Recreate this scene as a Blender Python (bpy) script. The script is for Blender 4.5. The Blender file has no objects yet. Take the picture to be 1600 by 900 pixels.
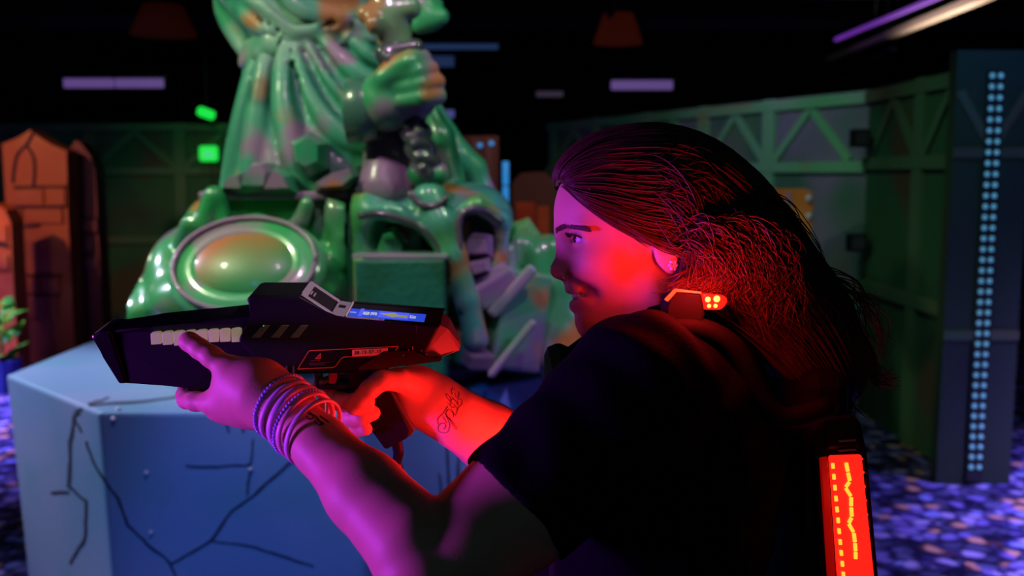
import bpy, bmesh, math, random
import numpy as np
from mathutils import Vector, Matrix
from mathutils.bvhtree import BVHTree
sc = bpy.context.scene
COL = sc.collection
random.seed(7)
rng = np.random.default_rng(11)

# ------------------------------------------------------------------ camera
PITCH = math.radians(6.6)
FPX = 1556.0
CAM = Vector((0, 0, 1.6))
RT = Vector((1, 0, 0))
FW = Vector((0, math.cos(PITCH), -math.sin(PITCH)))
UP = Vector((0, math.sin(PITCH), math.cos(PITCH)))
cd = bpy.data.cameras.new('camera')
cam = bpy.data.objects.new('camera', cd)
COL.objects.link(cam)
cam.location = CAM
cam.rotation_euler = (math.radians(90) - PITCH, 0, 0)
cd.sensor_width = 36
cd.lens = 36 * FPX / 1600
cd.clip_start = .02
cd.dof.use_dof = True
cd.dof.focus_distance = 1.10
cd.dof.aperture_fstop = 4.5
sc.camera = cam

def A(px, py, d):
    px, py, d = float(px), float(py), float(d)
    return CAM + d * (FW + (px - 800) / FPX * RT + (450 - py) / FPX * UP)

def AY(px, py, y):
    px, py, y = float(px), float(py), float(y)
    v = FW + (px - 800) / FPX * RT + (450 - py) / FPX * UP
    return CAM + v * (y / v.y)

# ------------------------------------------------------------------ world, exposure, lamps
w = bpy.data.worlds.new('world')
sc.world = w
w.use_nodes = True
w.node_tree.nodes['Background'].inputs[0].default_value = (.010, .010, .028, 1)
w.node_tree.nodes['Background'].inputs[1].default_value = .10
sc.view_settings.view_transform = 'Standard'
sc.view_settings.look = 'None'
sc.view_settings.exposure = 0.0
sc.view_settings.gamma = 1.0
sc.view_settings.use_curve_mapping = False

def lamp(name, kind, loc, energy, color, target=None, size=.3, spot=60, blend=.6):
    l = bpy.data.lights.new(name, kind)
    l.energy = energy
    l.color = color
    if kind == 'AREA':
        l.size = size
        if name.startswith('floor'): l.spread = math.radians(75)
        if name.startswith('blacklight'): l.spread = math.radians(60)
    else:
        l.shadow_soft_size = size
    if kind == 'SPOT':
        l.spot_size = math.radians(spot)
        l.spot_blend = blend
    o = bpy.data.objects.new(name, l)
    COL.objects.link(o)
    o.location = loc
    if target is not None:
        o.rotation_euler = (Vector(target) - Vector(loc)).to_track_quat('-Z', 'Y').to_euler()
    return o

VIO = (.42, .10, 1.0)
lamp('blacklight_low_lamp', 'AREA', (-2.5, .62, 1.16), 11.0, (.45, .045, 1.0), (.0, 1.05, 1.40), .30)
lamp('blacklight_high_lamp', 'SPOT', (-2.4, .95, 1.72), 20, (.40, .05, 1.0), (.08, 1.15, 1.475), .08, 9, .9)  # added spot to brighten the lower face; no second blacklight known
lamp('ambient_fill', 'AREA', (.6, -2.3, 3.0), 2.4, (.40, .75, 1.0), (.4, 1.0, 1.2), 1.2)  # added dim fill behind the camera, standing in for ambient light
lamp('pedestal_blue_lamp', 'SPOT', (-1.3, .2, 2.7), 190, (.05, .27, 1.0), (-.45, 3.05, .18), .15, 32, .7)
lamp('pedestal_white_lamp', 'SPOT', (-3.4, 3.7, 2.9), 420, (.72, .74, 1.0), (-1.5, 3.5, .8), .1, 42, .9)
lamp('statue_key_lamp', 'SPOT', (-2.2, 2.2, 3.25), 150, (.90, 1.0, .62), (-.65, 3.9, 1.5), .05, 50, .6)
lamp('statue_pink_lamp', 'SPOT', (-.5, 1.9, 3.3), 64, (1.0, .52, .92), (-.7, 3.8, 1.2), .04, 60, .7)
lamp('statue_fill', 'SPOT', (.75, 2.3, 3.3), 58, (.80, 1.0, .74), (-.2, 3.85, 1.35), .05, 44, .8)  # added fill for the statue's dark right half
lamp('statue_violet_lamp', 'SPOT', (1.9, 2.4, 2.7), 140, (.50, .26, 1.0), (-.05, 3.8, .95), .06, 28, .7)
lamp('floor_blacklight_right', 'AREA', (3.6, 3.6, 2.9), 150, (.45, .34, 1.0), (3.6, 3.7, 0), .9)
lamp('floor_blacklight_left', 'AREA', (-4.6, 6.0, 2.9), 150, (.40, .30, 1.0), (-4.4, 6.1, 0), .9)
lamp('brick_fill_light', 'SPOT', (-4.6, 5.0, 2.9), 230, (1.0, .58, .36), (-3.95, 8.3, 1.45), .1, 32, .7)  # added warm spot so the brick paint reads orange
lamp('wall_green_fill', 'SPOT', (1.0, 5.6, 2.95), 40, (.55, 1.0, .75), (2.0, 8.0, 1.7), .1, 75, .9)  # added light for the right-hand walls, no such lamp known
lamp('wall_violet_lamp', 'SPOT', (.4, 6.4, 2.95), 26, (.70, .45, 1.0), (1.8, 7.9, 1.9), .1, 50, .9)
lamp('far_orange_fill', 'SPOT', (.3, 6.3, 2.95), 46, (1.0, .62, .5), (.15, 8.6, 1.45), .1, 46, .9)  # added to lift the brown and orange pieces beyond the statue
lamp('far_green_fill', 'SPOT', (-3.0, 9.3, 3.1), 26, (.25, 1.0, .4), (-3.6, 11.2, 1.2), .1, 80, 1.)  # added green light that makes the left far truss visible
lamp('near_wall_fill', 'SPOT', (.8, 4.9, 2.95), 26, (.60, 1.0, .62), (2.35, 6.0, 1.1), .1, 62, .9)  # unseen light added to brighten the near right wall
lamp('plant_fill_light', 'POINT', (-3.75, 6.5, 1.7), 7, (1.0, 1.0, .8), None, .08)  # added point light brightening the leaves
lamp('panel_blue_lamp', 'SPOT', (2.3, 4.25, 2.95), 18, (.06, .35, 1.0), (2.45, 5.0, 2.05), .08, 55, 1.0)
lamp('panel_fill_light', 'SPOT', (1.3, 2.6, 2.9), 18, (.62, 1.0, .50), (2.5, 5.4, .9), .1, 60, 1.0)  # added faint green fill on the LED panel

lamp('sight_fill_spot', 'SPOT', (.95, .55, 2.65), 120, (1.0, .72, .90), (-.215, 1.115, 1.455), .02, 6, .5)  # added narrow spot to light the blaster's sight frame pink

# ------------------------------------------------------------------ materials
def nodes(m):
    m.use_nodes = True
    nt = m.node_tree
    return nt, nt.nodes['Principled BSDF']

def M(name, col, rough=.5, metal=0., spec=.5, emit=None, es=0., coat=0., noise=None, bump=None, attr=None, sss=0.):
    m = bpy.data.materials.new(name)
    nt, b = nodes(m)
    b.inputs['Base Color'].default_value = (*col, 1)
    b.inputs['Roughness'].default_value = rough
    b.inputs['Metallic'].default_value = metal
    b.inputs['Specular IOR Level'].default_value = spec
    b.inputs['Coat Weight'].default_value = coat
    if emit:
        b.inputs['Emission Color'].default_value = (*emit, 1)
        b.inputs['Emission Strength'].default_value = es
    tc = nt.nodes.new('ShaderNodeTexCoord')
    if noise:
        c2, scale = noise
        n = nt.nodes.new('ShaderNodeTexNoise')
        n.inputs['Scale'].default_value = scale
        n.inputs['Detail'].default_value = 5
        nt.links.new(tc.outputs['Object'], n.inputs['Vector'])
        r = nt.nodes.new('ShaderNodeValToRGB')
        r.color_ramp.elements[0].position = .38
        r.color_ramp.elements[1].position = .64
        r.color_ramp.elements[0].color = (*col, 1)
        r.color_ramp.elements[1].color = (*c2, 1)
        nt.links.new(n.outputs['Fac'], r.inputs['Fac'])
        nt.links.new(r.outputs['Color'], b.inputs['Base Color'])
    if attr:
        a = nt.nodes.new('ShaderNodeAttribute')
        a.attribute_name = attr
        nt.links.new(a.outputs['Color'], b.inputs['Base Color'])
    if sss:
        b.inputs['Subsurface Weight'].default_value = sss
        b.inputs['Subsurface Radius'].default_value = (.008, .003, .002)
        b.inputs['Subsurface Scale'].default_value = 1.0
    if bump:
        n = nt.nodes.new('ShaderNodeTexNoise')
        n.inputs['Scale'].default_value = bump[0]
        n.inputs['Detail'].default_value = 4
        nt.links.new(tc.outputs['Object'], n.inputs['Vector'])
        bp = nt.nodes.new('ShaderNodeBump')
        bp.inputs['Strength'].default_value = bump[1]
        bp.inputs['Distance'].default_value = .01
        nt.links.new(n.outputs['Fac'], bp.inputs['Height'])
        nt.links.new(bp.outputs['Normal'], b.inputs['Normal'])
    return m

def mottled(name, base, layers, rough=.4, coat=0., bump=None):
    """base colour with airbrushed patches: layers of (colour, noise scale, low, high, seed)"""
    m = bpy.data.materials.new(name)
    nt, b = nodes(m)
    b.inputs['Roughness'].default_value = rough
    b.inputs['Coat Weight'].default_value = coat
    b.inputs['Coat Roughness'].default_value = .12
    tc = nt.nodes.new('ShaderNodeTexCoord')
    rgb = nt.nodes.new('ShaderNodeRGB')
    rgb.outputs[0].default_value = (*base, 1)
    cur = rgb.outputs[0]
    for col, scale, lo, hi, seed in layers:
        mp = nt.nodes.new('ShaderNodeMapping')
        mp.inputs['Location'].default_value = (seed * 3.7, seed * 1.3, seed * 2.1)
        nt.links.new(tc.outputs['Object'], mp.inputs['Vector'])
        n = nt.nodes.new('ShaderNodeTexNoise')
        n.inputs['Scale'].default_value = scale
        n.inputs['Detail'].default_value = 1.5
        nt.links.new(mp.outputs['Vector'], n.inputs['Vector'])
        mr = nt.nodes.new('ShaderNodeMapRange')
        mr.inputs['From Min'].default_value = lo
        mr.inputs['From Max'].default_value = hi
        mr.clamp = True
        nt.links.new(n.outputs['Fac'], mr.inputs['Value'])
        mx = nt.nodes.new('ShaderNodeMix')
        mx.data_type = 'RGBA'
        nt.links.new(mr.outputs['Result'], mx.inputs['Factor'])
        nt.links.new(cur, mx.inputs['A'])
        mx.inputs['B'].default_value = (*col, 1)
        cur = mx.outputs['Result']
    nt.links.new(cur, b.inputs['Base Color'])
    if bump:
        n = nt.nodes.new('ShaderNodeTexNoise')
        n.inputs['Scale'].default_value = bump[0]
        nt.links.new(tc.outputs['Object'], n.inputs['Vector'])
        bp = nt.nodes.new('ShaderNodeBump')
        bp.inputs['Strength'].default_value = bump[1]
        bp.inputs['Distance'].default_value = .01
        nt.links.new(n.outputs['Fac'], bp.inputs['Height'])
        nt.links.new(bp.outputs['Normal'], b.inputs['Normal'])
    return m

SKIN = M('skin', (.62, .34, .22), .52, spec=.35, attr='tint', bump=(420, .06))
HAIR = M('dark_hair', (.070, .028, .018), .45, spec=.3)
SHIRT = M('black_cotton', (.0034, .0032, .0056), .95, spec=.04, bump=(500, .2))
VEST = M('black_nylon', (.004, .004, .005), .75, spec=.12)
PLAST = M('black_plastic', (.006, .006, .008), .5, spec=.18, bump=(900, .05))
PLASTB = M('smooth_black_plastic', (.010, .010, .012), .28, spec=.4)
GREYP = M('grey_plastic', (.20, .19, .22), .5)
CREAM = M('cream_vent_plastic', (.42, .38, .24), .5, emit=(.17, .15, .085), es=.85)
DIMV = M('dull_green_vent', (.05, .065, .035), .5)
RLINE = M('red_print_line', (.55, .05, .03), .5, emit=(1, .06, .03), es=.06)  # weak glow put into the printed lines, which are no lamp
STICK = M('pink_paper_sticker', (.85, .42, .45), .7)
INK = M('black_ink', (.015, .008, .01), .8)
TATINK = M('tattoo_ink', (.05, .02, .03), .7, spec=.1)
TOOTH = M('tooth_enamel', (.85, .80, .72), .25)
EYEW = M('eye_white', (.75, .70, .68), .15)
IRIS = M('brown_iris', (.03, .014, .008), .1)
STEEL = M('silver_metal', (.75, .75, .78), .2, metal=1)
GEM = M('clear_crystal', (.8, .7, .85), .05, spec=1, coat=1)
BANDM = M('lilac_rubber_band', (.62, .42, .60), .45)
BANDR = M('rose_rubber_band', (.75, .35, .45), .45)
BEAD = M('lavender_beads', (.42, .40, .85), .3)
LENS = M('red_lens', (.5, .01, .005), .3, emit=(1.0, .012, .006), es=1.5)
LENSD = M('dim_red_lens', (.25, .008, .004), .3, emit=(.6, .004, .002), es=.35)
LEDY = M('amber_led', (.8, .4, .05), .3, emit=(1.0, .42, .03), es=1.6)
LEDHOT = M('shoulder_lamp_lens', (.6, .05, .01), .3, emit=(1.0, .05, .01), es=2.2)
SCRN = M('blue_screen', (.01, .02, .1), .2, emit=(.02, .06, .62), es=1.0)
SCRN2 = M('bright_blue_screen_block', (.02, .02, .1), .2, emit=(.09, .10, .85), es=1.0)
SCRT = M('pale_screen_text', (.3, .3, .2), .2, emit=(.55, .6, .5), es=.8)
SCRG = M('olive_screen_graph', (.2, .2, .05), .2, emit=(.25, .27, .12), es=.8)
PEDM = mottled('pale_blue_pedestal_paint', (.20, .36, .58), [((.28, .38, .60), 1.6, .45, .62, 1), ((.16, .36, .50), 3.0, .52, .7, 2)], .5, bump=(60, .1))
CRACK = M('painted_crack', (.035, .045, .085), .8)
BOLT = M('pale_bolt', (.6, .6, .65), .4, metal=.3)
G1, G2, G3 = (.02, .34, .09), (.03, .36, .20), (.2, .46, .30)
STAT = mottled('statue_paint_green', (.04, .33, .13), [(G1, 3.2, .44, .58, 1), (G2, 2.6, .50, .64, 2), ((.01, .16, .07), 5.0, .54, .66, 9), ((.26, .19, .26), 4.2, .54, .63, 4), ((.46, .17, .03), 4.2, .57, .66, 5)], .40, .3)
ROBE = mottled('statue_paint_robe', (.05, .34, .19), [((.20, .42, .30), 3.0, .48, .6, 3), (G1, 2.6, .50, .60, 8), ((.01, .17, .09), 5.5, .55, .66, 12), ((.27, .19, .28), 4.6, .54, .63, 7), ((.38, .18, .05), 4.2, .58, .67, 9)], .5, .12)
ROCKP = mottled('statue_paint_rock', (.05, .30, .10), [((.22, .15, .21), 3.4, .48, .60, 3), ((.02, .34, .08), 3.0, .5, .62, 6), ((.48, .20, .04), 3.0, .58, .68, 2)], .30, .8)  # rock paint with random mauve, green and orange patches
TEALB = mottled('statue_paint_teal', (.012, .17, .10), [((.01, .13, .06), 5, .5, .65, 1), ((.20, .06, .015), 3.0, .62, .72, 5)], .5, .1, bump=(40, .3))
MAUV = mottled('statue_paint_mauve', (.28, .18, .29), [((.18, .26, .21), 4, .5, .65, 2)], .4, .3)
DARKG = mottled('statue_paint_dark', (.05, .07, .07), [((.16, .12, .17), 5, .5, .65, 2)], .25, .8)
SLABM = mottled('statue_base_paint', (.16, .10, .15), [((.10, .08, .14), 3, .45, .65, 1), ((.25, .18, .2), 4, .6, .7, 4)], .4, .3)
BRICKM = mottled('orange_brick_paint', (.45, .07, .015), [((.50, .12, .03), 2.5, .5, .65, 1), ((.26, .035, .012), 2.0, .5, .7, 2)], .6)
BRICKP = mottled('faded_purple_brick_paint', (.20, .025, .03), [((.14, .025, .05), 2.5, .5, .65, 1)], .6)
MORT = M('dark_mortar_paint', (.06, .012, .025), .8)
BLACK = M('black_paint', (.006, .006, .008), .8, spec=.2)
DARK = M('dark_steel_paint', (.02, .02, .024), .6)
DARKGR = M('dark_green_paint', (.012, .05, .024), .7, noise=((.005, .018, .012), 1.5))
WALLP = mottled('mottled_green_panel_paint', (.05, .14, .09), [((.10, .22, .10), 1.2, .5, .65, 1), ((.22, .16, .28), 1.0, .5, .62, 2), ((.17, .17, .15), 1.4, .55, .7, 3)], .7, bump=(30, .15))
BEAM = mottled('green_truss_paint', (.16, .40, .22), [((.30, .38, .34), 1.5, .48, .64, 1), ((.30, .26, .10), 1.7, .6, .72, 3)], .6)
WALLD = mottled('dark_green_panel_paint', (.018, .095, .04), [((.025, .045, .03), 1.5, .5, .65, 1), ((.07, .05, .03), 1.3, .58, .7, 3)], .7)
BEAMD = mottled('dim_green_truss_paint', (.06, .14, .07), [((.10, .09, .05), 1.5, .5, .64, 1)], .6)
PANB = mottled('blue_green_panel_paint', (.022, .042, .026), [((.02, .06, .022), 1.4, .5, .65, 1)], .6)
LEDB = M('pale_blue_led', (.2, .4, .5), .3, emit=(.07, .28, .42), es=.7)
TUBEB = M('blue_tube_light', (.1, .3, .5), .3, emit=(.03, .25, .65), es=.8)
TUBEV = M('blacklight_tube', (.2, .1, .4), .3, emit=(.20, .11, .38), es=.5)
TUBEP = M('purple_tube', (.2, .1, .4), .3, emit=(.20, .04, .50), es=.6)
EXITG = M('green_exit_glow', (.05, .5, .1), .3, emit=(.01, .72, .06), es=1.0)
EXITB = M('pale_teal_exit_mark', (.1, .5, .3), .3, emit=(.05, .55, .28), es=.9)
CONDM = M('cream_duct_paint', (.60, .46, .34), .6, emit=None)
ORNG = M('orange_panel_paint', (.75, .17, .02), .6, noise=((.80, .26, .05), 3))
ORNR = M('vivid_orange_paint', (.60, .06, .015), .6, noise=((.75, .14, .03), 4))
LEAF = M('yellow_green_leaf', (.16, .62, .01), .5, noise=((.01, .34, .04), 9))
BROWN = M('brown_panel_paint', (.15, .055, .045), .7)

# carpet: dark with blue, violet and rust pebbles
CARPET = bpy.data.materials.new('pebble_pattern_carpet')
nt, b = nodes(CARPET)
tc = nt.nodes.new('ShaderNodeTexCoord')
vo = nt.nodes.new('ShaderNodeTexVoronoi'); vo.inputs['Scale'].default_value = 15
nz = nt.nodes.new('ShaderNodeTexNoise'); nz.inputs['Scale'].default_value = 5; nz.inputs['Detail'].default_value = 3
mxv = nt.nodes.new('ShaderNodeMix'); mxv.data_type = 'VECTOR'
mxv.inputs['Factor'].default_value = .12
nt.links.new(tc.outputs['Object'], nz.inputs['Vector'])
nt.links.new(tc.outputs['Object'], mxv.inputs['A']); nt.links.new(nz.outputs['Color'], mxv.inputs['B'])
nt.links.new(mxv.outputs['Result'], vo.inputs['Vector'])
sep = nt.nodes.new('ShaderNodeSeparateColor'); nt.links.new(vo.outputs['Color'], sep.inputs['Color'])
cr = nt.nodes.new('ShaderNodeValToRGB'); cr.color_ramp.interpolation = 'CONSTANT'
els = cr.color_ramp.elements
els[0].color = (.05, .05, .16, 1)
els[1].position = .3; els[1].color = (.16, .13, .50, 1)
for p, c in ((.5, (.30, .26, .62, 1)), (.68, (.08, .08, .25, 1)), (.8, (.50, .26, .22, 1)), (.9, (.2, .22, .7, 1))):
    e = els.new(p); e.color = c
nt.links.new(sep.outputs['Red'], cr.inputs['Fac'])
r2 = nt.nodes.new('ShaderNodeValToRGB')
r2.color_ramp.elements[0].position = .35; r2.color_ramp.elements[0].color = (1, 1, 1, 1)
r2.color_ramp.elements[1].position = .62; r2.color_ramp.elements[1].color = (.12, .1, .2, 1)
nt.links.new(vo.outputs['Distance'], r2.inputs['Fac'])
mm = nt.nodes.new('ShaderNodeMix'); mm.data_type = 'RGBA'; mm.blend_type = 'MULTIPLY'; mm.inputs['Factor'].default_value = 1
nt.links.new(cr.outputs['Color'], mm.inputs['A']); nt.links.new(r2.outputs['Color'], mm.inputs['B'])
nt.links.new(mm.outputs['Result'], b.inputs['Base Color']); b.inputs['Roughness'].default_value = .9
b.inputs['Specular IOR Level'].default_value = .1

# ------------------------------------------------------------------ object helpers
def tag(o, label=None, cat=None, group=None, kind=None):
    if label: o['label'] = label
    if cat: o['category'] = cat
    if group: o['group'] = group
    if kind: o['kind'] = kind
    return o

def empty(name, loc, label, cat, group=None):
    o = bpy.data.objects.new(name, None)
    COL.objects.link(o)
    o.location = loc
    o.empty_display_size = .05
    return tag(o, label, cat, group)

def link(name, me, mat, parent=None, smooth=True):
    """one mesh object whose vertices are world coordinates; parents only carry a translation"""
    o = bpy.data.objects.new(name, me)
    COL.objects.link(o)
    if mat and not me.materials:
        me.materials.append(mat)
    if smooth:
        me.polygons.foreach_set('use_smooth', [True] * len(me.polygons))
    if parent:
        o.parent = parent
        t = Vector((0, 0, 0)); p = parent
        while p:
            t += p.location; p = p.parent
        o.location = -t
    return o

def bmobj(name, bm, mat, parent=None, smooth=False):
    bmesh.ops.recalc_face_normals(bm, faces=bm.faces)
    me = bpy.data.meshes.new(name)
    bm.to_mesh(me); bm.free()
    return link(name, me, mat, parent, smooth)

def arrmesh(name, V, F, mat, parent=None, tint=None, smooth=True):
    """V (n,3); F either (m,4) int array or list of faces"""
    me = bpy.data.meshes.new(name)
    if isinstance(F, np.ndarray):
        m, k = F.shape
        me.vertices.add(len(V)); me.vertices.foreach_set('co', np.ascontiguousarray(V, dtype=np.float32).ravel())
        me.loops.add(m * k); me.loops.foreach_set('vertex_index', np.ascontiguousarray(F, dtype=np.int32).ravel())
        me.polygons.add(m)
        me.polygons.foreach_set('loop_start', np.arange(0, m * k, k, dtype=np.int32))
        me.update(calc_edges=True)
        me.validate()
    else:
        me.from_pydata([tuple(v) for v in V], [], F); me.update()
    if tint is not None:
        a = me.attributes.new('tint', 'FLOAT_COLOR', 'POINT')
        a.data.foreach_set('color', np.ascontiguousarray(tint, dtype=np.float32).ravel())
    return link(name, me, mat, parent, smooth)

def box_bm(bm, c, s, ax=None, bevel=0.):
    """box centred at c with full sizes s along the axes ax (three unit vectors)"""
    ax = ax or (Vector((1, 0, 0)), Vector((0, 1, 0)), Vector((0, 0, 1)))
    c = Vector(c)
    vs = [bm.verts.new(c + sum((ax[i] * (s[i] * .5 * g[i]) for i in range(3)), Vector())) for g in
          ((-1, -1, -1), (1, -1, -1), (1, 1, -1), (-1, 1, -1), (-1, -1, 1), (1, -1, 1), (1, 1, 1), (-1, 1, 1))]
    fs = [bm.faces.new([vs[i] for i in f]) for f in
          ((0, 3, 2, 1), (4, 5, 6, 7), (0, 1, 5, 4), (1, 2, 6, 5), (2, 3, 7, 6), (3, 0, 4, 7))]
    if bevel:
        bmesh.ops.bevel(bm, geom=list({e for f in fs for e in f.edges}), offset=bevel, segments=2, affect='EDGES', profile=.5)

def box(name, c, s, mat, parent=None, ax=None, bevel=0., smooth=False):
    bm = bmesh.new(); box_bm(bm, c, s, ax, bevel)
    return bmobj(name, bm, mat, parent, smooth)

def bar_bm(bm, p, q, wdt, thk, nrm):
    p, q, nrm = Vector(p), Vector(q), Vector(nrm).normalized()
    d = (q - p); L = d.length; d.normalize()
    box_bm(bm, (p + q) / 2, (L, wdt, thk), (d, nrm.cross(d).normalized(), nrm))

def bar(name, p, q, wdt, thk, nrm, mat, parent=None):
    bm = bmesh.new(); bar_bm(bm, p, q, wdt, thk, nrm)
    return bmobj(name, bm, mat, parent)

def prism_bm(bm, front, back, bevel=0., seg=2):
    """front/back: equal-length lists of points"""
    a = [bm.verts.new(p) for p in front]; c = [bm.verts.new(p) for p in back]
    n = len(a)
    fs = [bm.faces.new(a), bm.faces.new(c[::-1])]
    for i in range(n):
        fs.append(bm.faces.new((a[i], c[i], c[(i + 1) % n], a[(i + 1) % n])))
    if bevel:
        bmesh.ops.bevel(bm, geom=list({e for f in fs for e in f.edges}), offset=bevel, segments=seg, affect='EDGES', profile=.5, clamp_overlap=True)

def prismA(name, poly, d0, d1, mat, parent=None, bevel=0.):
    """outline given where its near face stands (metres away d0), thickness d1-d0 along the viewing direction"""
    bm = bmesh.new()
    f = [A(x, y, d0) for x, y in poly]
    prism_bm(bm, f, [p + FW * (d1 - d0) for p in f], bevel)
    return bmobj(name, bm, mat, parent)

def tube_arrays(paths, sides=5):
    """paths: list of (points (n,3), radii (n,)) -> V, F"""
    Vs, Fs, off = [], [], 0
    for P, R in paths:
        P = np.asarray(P, float); R = np.asarray(R, float); n = len(P)
        T = np.gradient(P, axis=0); T /= np.linalg.norm(T, axis=1, keepdims=True) + 1e-12
        ref = np.array([.31, .52, .79]); ref = ref - T[0] * ref.dot(T[0])
        N = np.empty_like(P); cur = ref / np.linalg.norm(ref)
        for i in range(n):
            cur = cur - T[i] * cur.dot(T[i]); cur /= np.linalg.norm(cur) + 1e-12; N[i] = cur
        B = np.cross(T, N)
        ang = np.linspace(0, 2 * np.pi, sides, endpoint=False)
        ring = P[:, None, :] + R[:, None, None] * (np.cos(ang)[None, :, None] * N[:, None, :] + np.sin(ang)[None, :, None] * B[:, None, :])
        Vs.append(ring.reshape(-1, 3))
        i = np.arange(n - 1)[:, None] * sides; j = np.arange(sides)[None, :]; j2 = (j + 1) % sides
        Fs.append(np.stack([i + j, i + j2, i + sides + j2, i + sides + j], -1).reshape(-1, 4) + off)
        off += n * sides
    return np.concatenate(Vs), np.concatenate(Fs)

def tube(name, pts, r, mat, parent=None, sides=8, sub=4):
    P = spline(pts, sub)
    R = np.full(len(P), r) if np.isscalar(r) else np.interp(np.linspace(0, 1, len(P)), np.linspace(0, 1, len(r)), r)
    P = np.vstack([P[:1] - (P[1] - P[0]) * .01, P, P[-1:] + (P[-1] - P[-2]) * .01]); R = np.concatenate([[1e-4], R, [1e-4]])
    V, F = tube_arrays([(P, R)], sides)
    return arrmesh(name, V, F, mat, parent)

def spline(pts, sub=4):
    P = np.array([tuple(p) for p in pts], float)
    if len(P) < 3 or sub < 2: return P
    Q = np.vstack([2 * P[0] - P[1], P, 2 * P[-1] - P[-2]]); out = []
    for i in range(1, len(Q) - 2):
        for t in np.linspace(0, 1, sub, endpoint=False):
            a, b_, c, d = Q[i - 1], Q[i], Q[i + 1], Q[i + 2]
            out.append(.5 * (2 * b_ + (c - a) * t + (2 * a - 5 * b_ + 4 * c - d) * t * t + (3 * b_ - a - 3 * c + d) * t ** 3))
    out.append(P[-1])
    return np.array(out)

def ball_bm(bm, c, r, seg=8, mat4=None):
    bmesh.ops.create_uvsphere(bm, u_segments=seg, v_segments=max(4, seg // 2 + 1), radius=1,
                              matrix=Matrix.Translation(Vector(c)) @ (mat4 or Matrix.Diagonal((*((r,) * 3 if np.isscalar(r) else r), 1))))

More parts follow.
